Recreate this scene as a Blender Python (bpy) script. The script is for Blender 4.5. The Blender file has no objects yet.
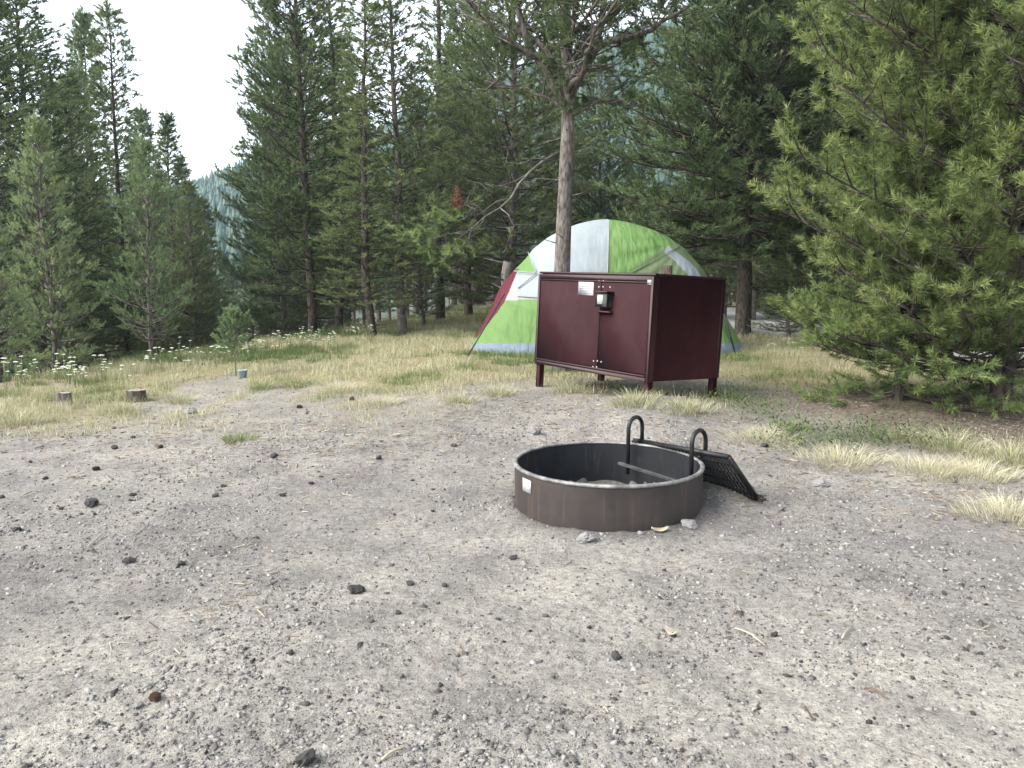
import bpy, math, random
import numpy as np
from mathutils import Vector, Matrix

S = bpy.context.scene
C = S.collection
PI = math.pi
R = math.radians

# ------------------------------------------------------------------ camera maths
CAM_Z = 1.10; PITCH = R(7.7); F = 768.0
cp, sp = math.cos(PITCH), math.sin(PITCH)
def pt(px, py, d):
    """point at optical depth d seen at photo position px, py"""
    dx = (px-512)/F; dy = (384-py)/F
    return Vector((d*dx, d*(cp+dy*sp), CAM_Z + d*(-sp+dy*cp)))

# ------------------------------------------------------------------ noise
def _h(ix, iy, seed):
    n = (ix.astype(np.int64)*374761393 + iy.astype(np.int64)*668265263 + seed*974711) & 0x7fffffff
    n = ((n ^ (n >> 13))*1274126177) & 0x7fffffff
    n = n ^ (n >> 16)
    return (n & 0xffff)/65535.0
def vnoise(x, y, seed=0):
    x = np.asarray(x, float); y = np.asarray(y, float)
    ix = np.floor(x); iy = np.floor(y); fx = x-ix; fy = y-iy
    fx = fx*fx*(3-2*fx); fy = fy*fy*(3-2*fy)
    a = _h(ix, iy, seed); b = _h(ix+1, iy, seed); c = _h(ix, iy+1, seed); d = _h(ix+1, iy+1, seed)
    return (a*(1-fx)+b*fx)*(1-fy) + (c*(1-fx)+d*fx)*fy
def fbm(x, y, seed=0, octs=4):
    s = 0; a = 1; t = 0
    for k in range(octs):
        s = s + a*vnoise(np.asarray(x)*2**k+17.3*k, np.asarray(y)*2**k-9.1*k, seed+k); t += a; a *= .5
    return s/t
def ss(a, b, x):
    t = np.clip((np.asarray(x, float)-a)/(b-a), 0, 1); return t*t*(3-2*t)

# ------------------------------------------------------------------ terrain
CY = [-20, 4, 7.8, 9, 11.4, 14.2, 20, 28, 45, 80]
CX = [-9, -6.2, -5.3, -4.8, -4.6, -3.9, -2.9, -2.2, -1.5, -1]
RING = (0.465, 3.65)
def ground_h(X, Y, detail=True):
    X = np.asarray(X, float); Y = np.asarray(Y, float)
    h = 0.12*ss(3.9, 6.6, Y)*ss(-3.5, -0.5, X) + 0.05*ss(6, 9, Y)*(1-ss(-3.5, -.5, X))
    xc = np.interp(Y, CY, CX)
    s = np.maximum(xc - X, 0)
    h = h - 3.2*(1-np.exp(-(s**1.4)*0.10))
    h = h + 0.12*ss(.85, .0, np.hypot(X-1.08, Y-5.75))          # soil heaped by the near box leg
    h = h + 0.05*ss(.45, .0, np.hypot(X-1.0, Y-3.78))
    rr = np.hypot(X-RING[0], Y-RING[1])
    h = h + 0.025*ss(.75, .47, rr)*(rr > .44)
    h = h - 0.07*ss(.45, .40, rr)
    h = h + 0.10*(fbm(X*.35, Y*.35, 3, 2)-.5)*ss(1, 5, np.hypot(X, Y-2))*.5
    h = h - 0.018*ss(.28, 0, np.abs(Y-2.05-.22*X-.25*np.sin(X*.9)))+0.012*ss(.20, 0, np.abs(Y-2.45-.22*X-.25*np.sin(X*.9)))
    if detail:
        h = h + 0.020*(fbm(X*2.3, Y*2.3, 5, 3)-.5) + 0.014*(fbm(X*13, Y*13, 9, 3)-.5)
    return h
def gh(x, y): return float(ground_h(np.array([x]), np.array([y]))[0])
def on_ground(px, py, dmax=60):
    prev = 0.8; d = 0.8
    while d < dmax:
        p = pt(px, py, d)
        if p.z <= gh(p.x, p.y):
            lo, hi = prev, d
            for _ in range(18):
                m = (lo+hi)/2; p = pt(px, py, m)
                if p.z <= gh(p.x, p.y): hi = m
                else: lo = m
            return pt(px, py, hi)
        prev = d; d *= 1.02
    return pt(px, py, dmax)

# ------------------------------------------------------------------ grass zone
GX = [-12, -6, -3.7, -3, -2, -.9, 0, .7, 1.4, 1.8, 2.3, 3, 5]
GY = [4.9, 5.0, 5.1, 5.2, 4.9, 4.9, 5.5, 5.4, 4.9, 4.3, 3.6, 3.3, 3.0]
def road_mask(X, Y):
    rx = [8.6, 8.2, 7.4, 6.3, 5.6, 5.6]; ry = [4.5, 8, 11, 15, 20, 34]
    c = np.interp(Y, ry, rx)
    hw = np.interp(Y, [4, 9, 16, 30], [2.2, 2.2, 1.9, 2.3])
    return ss(hw+.3, hw-.3, np.abs(X-c))*ss(4, 5.5, Y)*ss(40, 34, Y)
def grass_amt(X, Y):
    yb = np.interp(X, GX, GY) + 1.1*(fbm(X*1.1, Y*1.1, 21, 3)-.5)
    t = ss(-.2, 2.6, Y-yb)
    far_t = ss(1.5, 5.0, Y-yb)
    patch = fbm(X*1.25, Y*.9, 31, 3)
    left_t = ss(-2.2, -3.8, X)*ss(-.2, .8, Y-yb)
    far_t = np.maximum(far_t, left_t*.8)
    g = np.maximum(t, left_t)*ss(.50-.45*far_t, .66-.45*far_t, patch)
    g = g*(1-road_mask(X, Y))
    boxpad = ss(1.9, 1.0, np.hypot((X-1.0)/1.2, (Y-6.3)))
    g = g*(1-.55*boxpad)
    return g

# ------------------------------------------------------------------ materials
def mat(name, rough=.7, col=(.5, .5, .5), metal=0, spec=.3):
    m = bpy.data.materials.new(name); m.use_nodes = True
    b = m.node_tree.nodes['Principled BSDF']
    b.inputs['Base Color'].default_value = (*col, 1); b.inputs['Roughness'].default_value = rough
    b.inputs['Metallic'].default_value = metal; b.inputs['Specular IOR Level'].default_value = spec
    return m
def nt(m): return m.node_tree.nodes, m.node_tree.links, m.node_tree.nodes['Principled BSDF']
def N(ns, t, **kw):
    n = ns.new(t)
    for k, v in kw.items(): setattr(n, k, v)
    return n
def noise(ns, ls, scale, detail=4, vec=None, rough=.55):
    n = ns.new('ShaderNodeTexNoise'); n.inputs['Scale'].default_value = scale
    n.inputs['Detail'].default_value = detail; n.inputs['Roughness'].default_value = rough
    if vec: ls.new(vec, n.inputs['Vector'])
    return n.outputs['Fac']
def ramp(ns, ls, fac, stops):
    r = ns.new('ShaderNodeValToRGB'); e = r.color_ramp.elements
    while len(e) < len(stops): e.new(.5)
    for i, (p, c) in enumerate(stops):
        e[i].position = p; e[i].color = (*c, 1) if len(c) == 3 else c
    ls.new(fac, r.inputs['Fac']); return r.outputs['Color']
def mix(ns, ls, fac, a, b, mode='MIX'):
    m = ns.new('ShaderNodeMix'); m.data_type = 'RGBA'; m.blend_type = mode
    for sock, v in ((m.inputs[0], fac), (m.inputs[6], a), (m.inputs[7], b)):
        if isinstance(v, (int, float)): sock.default_value = v
        elif isinstance(v, tuple): sock.default_value = (*v, 1)
        else: ls.new(v, sock)
    return m.outputs[2]
def bump(ns, ls, b, h, strength=.3, dist=.01):
    n = ns.new('ShaderNodeBump'); n.inputs['Strength'].default_value = strength; n.inputs['Distance'].default_value = dist
    ls.new(h, n.inputs['Height']); ls.new(n.outputs['Normal'], b.inputs['Normal'])
def attr(ns, name): 
    a = ns.new('ShaderNodeAttribute'); a.attribute_name = name; return a.outputs['Fac']
def coord(ns, what='Object'): return ns.new('ShaderNodeTexCoord').outputs[what]

def ground_material():
    m = mat('ground_soil', .95, spec=.15); ns, ls, b = nt(m)
    g = ns.new('ShaderNodeNewGeometry').outputs['Position']
    big = noise(ns, ls, .55, 4, g); med = noise(ns, ls, 3.0, 5, g); fine = noise(ns, ls, 38, 6, g, .7); vf = noise(ns, ls, 120, 4, g, .8)
    c1 = ramp(ns, ls, big, [(.36, (.275, .262, .248)), (.50, (.318, .304, .284)), (.64, (.365, .348, .320))])
    c2 = ramp(ns, ls, med, [(.33, (.74, .74, .745)), (.5, (.98, .98, .97)), (.66, (1.17, 1.155, 1.12))])
    c = mix(ns, ls, 1.0, c1, c2, 'MULTIPLY')
    c3 = ramp(ns, ls, fine, [(.30, (.42, .42, .43)), (.48, (.95, .95, .95)), (.68, (1.35, 1.34, 1.32))])
    c = mix(ns, ls, .9, c, c3, 'MULTIPLY')
    c4 = ramp(ns, ls, vf, [(.34, (.30, .30, .31)), (.46, (.95, .95, .95)), (.66, (1.35, 1.35, 1.34))])
    c = mix(ns, ls, .7, c, c4, 'MULTIPLY')
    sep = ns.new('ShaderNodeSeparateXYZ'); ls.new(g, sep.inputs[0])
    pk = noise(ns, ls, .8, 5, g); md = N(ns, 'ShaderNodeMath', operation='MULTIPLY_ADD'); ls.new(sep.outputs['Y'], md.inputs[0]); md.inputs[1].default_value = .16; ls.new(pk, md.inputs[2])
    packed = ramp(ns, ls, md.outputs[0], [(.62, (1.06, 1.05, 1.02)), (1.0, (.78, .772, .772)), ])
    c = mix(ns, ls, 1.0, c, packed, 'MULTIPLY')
    # litter and dry thatch in the grass
    lit = ramp(ns, ls, noise(ns, ls, 22, 5, g, .7), [(.33, (.13, .095, .065)), (.5, (.30, .245, .16)), (.66, (.44, .385, .25))])
    gr = ramp(ns, ls, noise(ns, ls, 2.2, 4, g), [(.4, (.20, .17, .095)), (.6, (.17, .19, .075))])
    lit2 = mix(ns, ls, .5, lit, gr)
    c = mix(ns, ls, attr(ns, 'grass'), c, lit2)
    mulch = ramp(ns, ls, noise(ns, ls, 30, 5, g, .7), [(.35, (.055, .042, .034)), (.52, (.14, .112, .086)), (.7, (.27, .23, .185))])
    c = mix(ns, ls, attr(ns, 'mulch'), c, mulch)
    road = ramp(ns, ls, noise(ns, ls, 14, 5, g), [(.3, (.30, .30, .30)), (.7, (.42, .42, .41))])
    c = mix(ns, ls, attr(ns, 'road'), c, road)
    c = mix(ns, ls, 1.0, c, (.84, .83, .82), 'MULTIPLY')
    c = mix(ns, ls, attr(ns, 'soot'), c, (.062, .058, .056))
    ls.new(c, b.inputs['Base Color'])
    hh = N(ns, 'ShaderNodeMath', operation='ADD'); ls.new(fine, hh.inputs[0]); ls.new(vf, hh.inputs[1])
    bump(ns, ls, b, hh.outputs[0], .9, .012)
    return m
def needle_material(name, dark, mid, tip, rnd=.16, trans=.36):
    m = mat(name, .55, spec=.25); ns, ls, b = nt(m)
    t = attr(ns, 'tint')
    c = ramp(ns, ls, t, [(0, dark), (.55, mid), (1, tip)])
    oi = ns.new('ShaderNodeObjectInfo').outputs['Random']
    h = ns.new('ShaderNodeHueSaturation')
    mr = ns.new('ShaderNodeMapRange'); ls.new(oi, mr.inputs[0]); mr.inputs[3].default_value = 1-rnd; mr.inputs[4].default_value = 1+rnd
    ls.new(mr.outputs[0], h.inputs['Value'])
    mr2 = ns.new('ShaderNodeMapRange'); ls.new(oi, mr2.inputs[0]); mr2.inputs[3].default_value = .515; mr2.inputs[4].default_value = .485
    ls.new(mr2.outputs[0], h.inputs['Hue']); ls.new(c, h.inputs['Color'])
    ls.new(h.outputs[0], b.inputs['Base Color'])
    tr = ns.new('ShaderNodeBsdfTranslucent'); ls.new(h.outputs[0], tr.inputs['Color'])
    mx = ns.new('ShaderNodeMixShader'); mx.inputs[0].default_value = trans
    out = ns['Material Output']; ls.new(b.outputs[0], mx.inputs[1]); ls.new(tr.outputs[0], mx.inputs[2]); ls.new(mx.outputs[0], out.inputs['Surface'])
    return m
def bark_material(name, a, c_, sc=1.0):
    m = mat(name, .9, spec=.1); ns, ls, b = nt(m)
    co = coord(ns); mp = ns.new('ShaderNodeMapping'); mp.inputs['Scale'].default_value = (1, 1, .35); ls.new(co, mp.inputs['Vector'])
    v = ns.new('ShaderNodeTexVoronoi'); v.inputs['Scale'].default_value = 38*sc; ls.new(mp.outputs[0], v.inputs['Vector'])
    n = noise(ns, ls, 14*sc, 6, mp.outputs[0], .7)
    mm = N(ns, 'ShaderNodeMath', operation='MULTIPLY'); ls.new(v.outputs['Distance'], mm.inputs[0]); ls.new(n, mm.inputs[1])
    c = ramp(ns, ls, n, [(.3, tuple(x*.45 for x in a)), (.5, a), (.7, c_)])
    ck = ramp(ns, ls, v.outputs['Distance'], [(0, (1.1, 1.1, 1.1)), (.55, (.85, .85, .85)), (.8, (.4, .38, .36))])
    ls.new(mix(ns, ls, .8, c, ck, 'MULTIPLY'), b.inputs['Base Color'])
    bump(ns, ls, b, mm.outputs[0], .8, -.02)
    return m
def tint_material(name, stops, rough=.8, trans=0, spec=.2):
    m = mat(name, rough, spec=spec); ns, ls, b = nt(m)
    c = ramp(ns, ls, attr(ns, 'tint'), stops)
    ls.new(c, b.inputs['Base Color'])
    if trans:
        tr = ns.new('ShaderNodeBsdfTranslucent'); ls.new(c, tr.inputs['Color'])
        mx = ns.new('ShaderNodeMixShader'); mx.inputs[0].default_value = trans
        ls.new(b.outputs[0], mx.inputs[1]); ls.new(tr.outputs[0], mx.inputs[2]); ls.new(mx.outputs[0], ns['Material Output'].inputs['Surface'])
    return m
def worn(name, col, col2, rough=.6, sc=8, bmp=.15, metal=0, spec=.35, lo=.4, hi=.65, bsc=60):
    m = mat(name, rough, spec=spec, metal=metal); ns, ls, b = nt(m)
    co = coord(ns); n = noise(ns, ls, sc, 7, co, .65)
    ls.new(ramp(ns, ls, n, [(lo, col), (hi, col2)]), b.inputs['Base Color'])
    bump(ns, ls, b, noise(ns, ls, bsc, 4, co), bmp, .003)
    return m
def streaked(m, dark, amt=.6, sc=(9, 9, .8), lo=.5, hi=.72):
    ns, ls, b = nt(m); src = b.inputs['Base Color'].links[0].from_socket
    mp = ns.new('ShaderNodeMapping'); mp.inputs['Scale'].default_value = sc; ls.new(coord(ns), mp.inputs['Vector'])
    f = ramp(ns, ls, noise(ns, ls, 3.0, 6, mp.outputs[0], .65), [(lo, (0, 0, 0)), (hi, (amt, amt, amt))])
    ls.new(mix(ns, ls, f, src, dark), b.inputs['Base Color'])
def fabric(name, col, sc=3.0, strength=.5, trans=.25):
    m = mat(name, .65, col, spec=.2); ns, ls, b = nt(m)
    co = coord(ns); mp = ns.new('ShaderNodeMapping'); mp.inputs['Rotation'].default_value = (0, .6, .2); mp.inputs['Scale'].default_value = (3.2, 1, .7); ls.new(co, mp.inputs['Vector'])
    n = noise(ns, ls, sc, 3, mp.outputs[0], .5)
    bump(ns, ls, b, n, strength, .09)
    n2 = noise(ns, ls, 2.0, 4, co)
    c = ramp(ns, ls, n2, [(.35, tuple(x*.9 for x in col)), (.65, tuple(min(1, x*1.05) for x in col))]); ls.new(c, b.inputs['Base Color'])
    tr = ns.new('ShaderNodeBsdfTranslucent'); ls.new(c, tr.inputs['Color'])
    mx = ns.new('ShaderNodeMixShader'); mx.inputs[0].default_value = trans
    ls.new(b.outputs[0], mx.inputs[1]); ls.new(tr.outputs[0], mx.inputs[2]); ls.new(mx.outputs[0], ns['Material Output'].inputs['Surface'])
    return m

M = {}
M['ground'] = ground_material()
M['needles'] = needle_material('pine_needles', (.060, .088, .044), (.110, .148, .064), (.190, .230, .100))
M['needles_far'] = needle_material('forest_needles', (.060, .090, .052), (.108, .148, .074), (.170, .215, .112))
M['needles_near'] = needle_material('near_pine_needles', (.056, .084, .032), (.135, .178, .062), (.265, .310, .108), rnd=.0, trans=.38)
M['needles_spruce'] = needle_material('young_tree_needles', (.060, .090, .048), (.15, .205, .095), (.25, .31, .14), rnd=.10, trans=.36)
M['red_needles'] = needle_material('dead_red_needles', (.06, .025, .016), (.14, .058, .038), (.20, .095, .065), rnd=0)
M['bark'] = bark_material('pine_bark', (.125, .110, .098), (.22, .20, .18))
M['bark_dark'] = bark_material('dark_pine_bark', (.070, .058, .050), (.13, .112, .10))
M['bark_red'] = bark_material('reddish_pine_bark', (.088, .066, .054), (.155, .122, .102))
M['dead_wood'] = worn('dead_wood', (.07, .06, .054), (.15, .135, .12), .9, 12)
M['steel_outer'] = worn('ring_rusted_steel', (.024, .018, .0165), (.042, .032, .029), .62, 6, .2, lo=.38, hi=.66)
M['steel_inner'] = worn('ring_charred_steel', (.003, .004, .006), (.014, .016, .024), .7, 5, .2, lo=.45, hi=.75)
M['rim'] = worn('ring_worn_rim', (.08, .078, .076), (.27, .26, .25), .5, 14, .1, spec=.5)
M['black_iron'] = worn('black_iron', (.005, .005, .006), (.014, .014, .015), .5, 20, .1, spec=.3)
M['maroon'] = worn('maroon_paint', (.0225, .0050, .0068), (.0275, .0064, .0086), .7, 3, .03, spec=.12, bsc=200)
M['maroon_edge'] = worn('maroon_paint_edges', (.0215, .0054, .0074), (.0285, .0080, .0100), .5, 10, .03, spec=.25)
streaked(M['maroon'], (.040, .020, .021), .35, (3, 3, 1.4), .45, .8); streaked(M['maroon'], (.09, .07, .062), .35, (50, 50, 7), .68, .74)
streaked(M['steel_outer'], (.085, .052, .038), .5); streaked(M['steel_outer'], (.016, .014, .014), .6, (6, 6, 1.2), .52, .7); streaked(M['steel_inner'], (.06, .057, .055), .4, (9, 9, 1.5), .55, .75)
M['dark_gap'] = mat('dark_gap', .9, (.008, .004, .005))
M['plate'] = worn('metal_plate', (.22, .21, .22), (.32, .31, .32), .45, 30, .1, spec=.5)
M['sticker'] = worn('sticker_white', (.34, .34, .35), (.45, .45, .46), .5, 20, .05)
M['ink'] = mat('ink_grey', .7, (.16, .16, .17))
M['tent_green'] = fabric('tent_green_fabric', (.15, .265, .085))
M['tent_white'] = fabric('tent_white_fabric', (.33, .375, .40), strength=.22)
M['tent_grey'] = fabric('tent_grey_fabric', (.34, .35, .34), strength=.2)
M['tent_mesh'] = fabric('tent_mesh_fabric', (.17, .22, .12), strength=.2)
M['tent_red'] = fabric('tent_maroon_fabric', (.12, .022, .036), sc=6)
M['tent_skirt'] = fabric('tent_floor_fabric', (.20, .25, .31), sc=6)
M['pole'] = mat('tent_pole_dark', .4, (.03, .03, .035))
M['cut_wood'] = worn('cut_wood', (.19, .165, .14), (.30, .27, .235), .85, 25)
M['blue_plastic'] = worn('pale_blue_plastic', (.20, .27, .31), (.30, .37, .41), .5, 10)
M['grass'] = tint_material('grass_blades', [(0, (.095, .15, .045)), (.3, (.21, .25, .105)), (.5, (.36, .35, .20)), (.75, (.52, .48, .32)), (1, (.66, .63, .50))], .7, .3)
M['stone'] = tint_material('loose_stones', [(0, (.030, .027, .026)), (.15, (.10, .092, .088)), (.5, (.225, .215, .205)), (.9, (.31, .298, .28)), (1, (.40, .385, .36))], .9)
M['litter'] = tint_material('dry_litter', [(0, (.06, .035, .022)), (.5, (.17, .125, .085)), (1, (.38, .33, .25))], .9)
M['black_stone'] = worn('black_cinder', (.018, .016, .016), (.07, .065, .062), .85, 30, .5)
M['grey_stone'] = worn('grey_rock', (.15, .145, .14), (.27, .26, .25), .9, 14, .5)
M['cone'] = worn('pine_cone_scales', (.035, .018, .013), (.10, .055, .035), .8, 40, .3)
M['petal'] = mat('yarrow_petals', .7, (.50, .50, .40))
M['stem'] = mat('flower_stem', .7, (.12, .17, .06))
M['leafy'] = tint_material('herb_leaves', [(0, (.045, .075, .028)), (1, (.12, .17, .06))], .6, .25)
M['hill'] = worn('hill_ground', (.040, .055, .030), (.075, .09, .05), .95, .05, 0)
M['hill_trees'] = needle_material('hill_forest_needles', (.018, .040, .026), (.032, .062, .040), (.055, .090, .055), rnd=0, trans=.0)
M['ash'] = worn('grey_ash', (.045, .040, .038), (.17, .155, .145), .95, 12, .6)
M['rv_white'] = worn('white_trailer_paint', (.70, .71, .72), (.78, .79, .80), .4, 2, 0)
M['glass'] = mat('dark_window', .1, (.02, .025, .03), spec=.6)
M['tyre'] = mat('tyre_rubber', .8, (.02, .02, .02))

for k_, m_ in M.items():                     # overall calibration of the non-plant albedos
    if 'needle' in k_ or k_.startswith('bark') or k_.startswith('hill'): continue
    for n_ in m_.node_tree.nodes:
        if n_.type == 'VALTORGB' and k_ != 'ground' and n_.color_ramp.elements[0].color[0] > 1e-5:
            for e_ in n_.color_ramp.elements: e_.color = tuple(c_*.83 for c_ in e_.color[:3])+(1,)
    b_ = m_.node_tree.nodes.get('Principled BSDF')
    if b_ and not b_.inputs['Base Color'].is_linked: b_.inputs['Base Color'].default_value = tuple(c_*.83 for c_ in b_.inputs['Base Color'].default_value[:3])+(1,)
# ------------------------------------------------------------------ mesh buffers
class MB:
    def __init__(s): s.v = []; s.n = 0; s.q = []; s.t = []; s.tint = []; s.ng = []; s.mi_q = []; s.mi_t = []
    def add(s, v, quads=None, tris=None, tint=None, mi=0):
        v = np.asarray(v, float).reshape(-1, 3); b = s.n
        s.v.append(v); s.n += len(v)
        if quads is not None and len(quads):
            q = np.asarray(quads, int)+b; s.q.append(q); s.mi_q.append(np.full(len(q), mi))
        if tris is not None and len(tris):
            t = np.asarray(tris, int)+b; s.t.append(t); s.mi_t.append(np.full(len(t), mi))
        s.tint.append(np.broadcast_to(np.asarray(.5 if tint is None else tint, float), (len(v),)))
    def mesh(s, name, mats, smooth=False, extra=None):
        v = np.concatenate(s.v); me = bpy.data.meshes.new(name)
        q = np.concatenate(s.q) if s.q else np.zeros((0, 4), int); t = np.concatenate(s.t) if s.t else np.zeros((0, 3), int)
        me.vertices.add(len(v)); me.vertices.foreach_set('co', v.astype(np.float32).ravel())
        nl = q.size+t.size; me.loops.add(nl); me.polygons.add(len(q)+len(t))
        me.loops.foreach_set('vertex_index', np.concatenate([q.ravel(), t.ravel()]).astype(np.int32))
        starts = np.concatenate([np.arange(len(q))*4, q.size+np.arange(len(t))*3]).astype(np.int32)
        me.polygons.foreach_set('loop_start', starts)
        mi = np.concatenate(s.mi_q+s.mi_t) if (s.mi_q or s.mi_t) else []
        for m in (mats if isinstance(mats, (list, tuple)) else [mats]): me.materials.append(m)
        me.polygons.foreach_set('material_index', np.asarray(mi, np.int32))
        if smooth: me.polygons.foreach_set('use_smooth', np.ones(len(q)+len(t), bool))
        a = me.attributes.new('tint', 'FLOAT', 'POINT'); a.data.foreach_set('value', np.concatenate(s.tint).astype(np.float32))
        if extra:
            for k, val in extra.items():
                a = me.attributes.new(k, 'FLOAT', 'POINT'); a.data.foreach_set('value', np.asarray(val, np.float32))
        me.update(calc_edges=True); me.validate(); return me
    def obj(s, name, mats, parent=None, smooth=False, extra=None):
        o = bpy.data.objects.new(name, s.mesh(name, mats, smooth, extra)); C.objects.link(o)
        if parent: o.parent = parent
        return o
    # shapes
    def box(s, c, h, rot=None, bev=0, mi=0):
        c = np.array(c, float); h = np.array(h, float)
        if bev <= 0:
            v = np.array([[x, y, z] for x in (-1, 1) for y in (-1, 1) for z in (-1, 1)], float)*h
            q = [(0, 1, 3, 2), (4, 6, 7, 5), (0, 4, 5, 1), (2, 3, 7, 6), (0, 2, 6, 4), (1, 5, 7, 3)]
            if rot is not None: v = v@np.array(rot).T
            s.add(v+c, q, mi=mi); return
        vs = []; idx = {}
        for sx in (-1, 1):
            for sy in (-1, 1):
                for sz in (-1, 1):
                    for ax in range(3):
                        p = h-bev; p = np.array(p); p[ax] = h[ax]
                        idx[(sx, sy, sz, ax)] = len(vs); vs.append(p*np.array([sx, sy, sz]))
        q = []; t = []
        for ax in range(3):
            o1, o2 = (ax+1) % 3, (ax+2) % 3
            for sg in (-1, 1):
                f = []
                for a, b in ((-1, -1), (1, -1), (1, 1), (-1, 1)):
                    k = [0, 0, 0]; k[ax] = sg; k[o1] = a; k[o2] = b; f.append(idx[(*k, ax)])
                q.append(f if sg > 0 else f[::-1])
        for ax in range(3):                       # edges running along ax
            o1, o2 = (ax+1) % 3, (ax+2) % 3
            for a in (-1, 1):
                for b in (-1, 1):
                    k0 = [0, 0, 0]; k0[ax] = -1; k0[o1] = a; k0[o2] = b; k1 = list(k0); k1[ax] = 1
                    q.append([idx[(*k0, o1)], idx[(*k1, o1)], idx[(*k1, o2)], idx[(*k0, o2)]])
        for sx in (-1, 1):
            for sy in (-1, 1):
                for sz in (-1, 1): t.append([idx[(sx, sy, sz, a)] for a in range(3)])
        v = np.array(vs)
        if rot is not None: v = v@np.array(rot).T
        s.add(v+c, q, t, mi=mi)
    def tube(s, pts, rad, k=6, tint=None, caps=True, mi=0):
        P = np.asarray(pts, float); n = len(P); rad = np.broadcast_to(np.asarray(rad, float), (n,))
        T = np.gradient(P, axis=0); T /= np.linalg.norm(T, axis=1)[:, None]+1e-9
        ref = np.array([0, 0, 1.]) if abs(T[0][2]) < .8 else np.array([1., 0, 0])
        U = np.cross(T, ref); U /= np.linalg.norm(U, axis=1)[:, None]+1e-9; V = np.cross(T, U)
        a = np.arange(k)*2*PI/k
        v = P[:, None, :] + rad[:, None, None]*(np.cos(a)[None, :, None]*U[:, None, :]+np.sin(a)[None, :, None]*V[:, None, :])
        i = np.arange(n-1)[:, None]*k; j = np.arange(k)[None, :]; j2 = (j+1) % k
        q = np.stack([i+j, i+j2, i+k+j2, i+k+j], -1).reshape(-1, 4)
        v = v.reshape(-1, 3); tr = None
        if caps:
            v = np.vstack([v, P[0], P[-1]]); c0 = n*k; c1 = c0+1; jj = np.arange(k); kk = (jj+1) % k
            tr = np.vstack([np.stack([np.full(k, c0), kk, jj], 1), np.stack([np.full(k, c1), (n-1)*k+jj, (n-1)*k+kk], 1)])
        s.add(v, q, tr, tint, mi)
    def lathe(s, prof, k=48, c=(0, 0, 0), closed=False, mi=0):
        pr = np.asarray(prof, float); n = len(pr); a = np.arange(k)*2*PI/k
        v = np.stack([pr[:, None, 0]*np.cos(a), pr[:, None, 0]*np.sin(a), np.broadcast_to(pr[:, 1][:, None], (n, k))], -1).reshape(-1, 3)+np.array(c)
        m = n if closed else n-1
        i = np.arange(m)[:, None]; i2 = (i+1) % n; j = np.arange(k)[None, :]; j2 = (j+1) % k
        s.add(v, np.stack([i*k+j, i*k+j2, i2*k+j2, i2*k+j], -1).reshape(-1, 4), mi=mi)

def tag(o, label=None, cat=None, group=None, kind=None):
    if label: o['label'] = label
    if cat: o['category'] = cat
    if group: o['group'] = group
    if kind: o['kind'] = kind
    return o
def empty(name, loc=(0, 0, 0), rz=0):
    o = bpy.data.objects.new(name, None); o.empty_display_size = .1; C.objects.link(o); o.location = loc; o.rotation_euler = (0, 0, rz); return o
def copy_tree(root):
    r = root.copy(); C.objects.link(r)
    for ch in list(root.children):
        c = ch.copy(); C.objects.link(c); c.parent = r
        for g in list(ch.children):
            d = g.copy(); C.objects.link(d); d.parent = c
    return r

# ------------------------------------------------------------------ ground
def build_ground():
    th_f = np.linspace(-R(48), R(48), 560)
    th_b = np.linspace(R(48), 2*PI-R(48), 90)[1:-1]
    th = np.concatenate([th_f, th_b]); nt_ = len(th)
    r = np.concatenate([[.02, .3, .6], np.geomspace(.85, 14, 460), np.geomspace(14, 1500, 90)[1:]])
    A, Rr = np.meshgrid(th, r)
    X = Rr*np.sin(A); Y = Rr*np.cos(A)
    Z = ground_h(X, Y)
    Z = Z + 0.006*(fbm(X*45, Y*45, 77, 2)-.5)*ss(12, 3, Rr)
    n = len(r); i = np.arange(n-1)[:, None]*nt_; j = np.arange(nt_)[None, :]; j2 = (j+1) % nt_
    q = np.stack([i+j, i+nt_+j, i+nt_+j2, i+j2], -1).reshape(-1, 4)
    g = MB(); g.add(np.stack([X, Y, Z], -1), q)
    Xf = X.ravel(); Yf = Y.ravel()
    ga = grass_amt(Xf, Yf)*.75 + .25*ss(0, 3, Yf-np.interp(Xf, GX, GY))*(1-road_mask(Xf, Yf))
    # brown needle litter under the right hand pine and among the trees
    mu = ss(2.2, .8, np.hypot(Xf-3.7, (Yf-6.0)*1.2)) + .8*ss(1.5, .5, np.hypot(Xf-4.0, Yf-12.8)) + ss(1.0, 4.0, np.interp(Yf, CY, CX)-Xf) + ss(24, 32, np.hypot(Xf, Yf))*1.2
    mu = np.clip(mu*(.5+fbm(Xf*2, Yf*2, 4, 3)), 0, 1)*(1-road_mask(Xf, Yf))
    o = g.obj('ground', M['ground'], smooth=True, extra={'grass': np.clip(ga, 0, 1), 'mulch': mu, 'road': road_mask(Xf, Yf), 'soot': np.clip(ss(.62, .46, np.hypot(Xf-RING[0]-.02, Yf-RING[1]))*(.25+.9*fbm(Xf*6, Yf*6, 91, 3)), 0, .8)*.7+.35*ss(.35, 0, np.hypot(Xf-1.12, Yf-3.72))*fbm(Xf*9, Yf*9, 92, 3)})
    tag(o, kind='structure')
build_ground()

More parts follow.
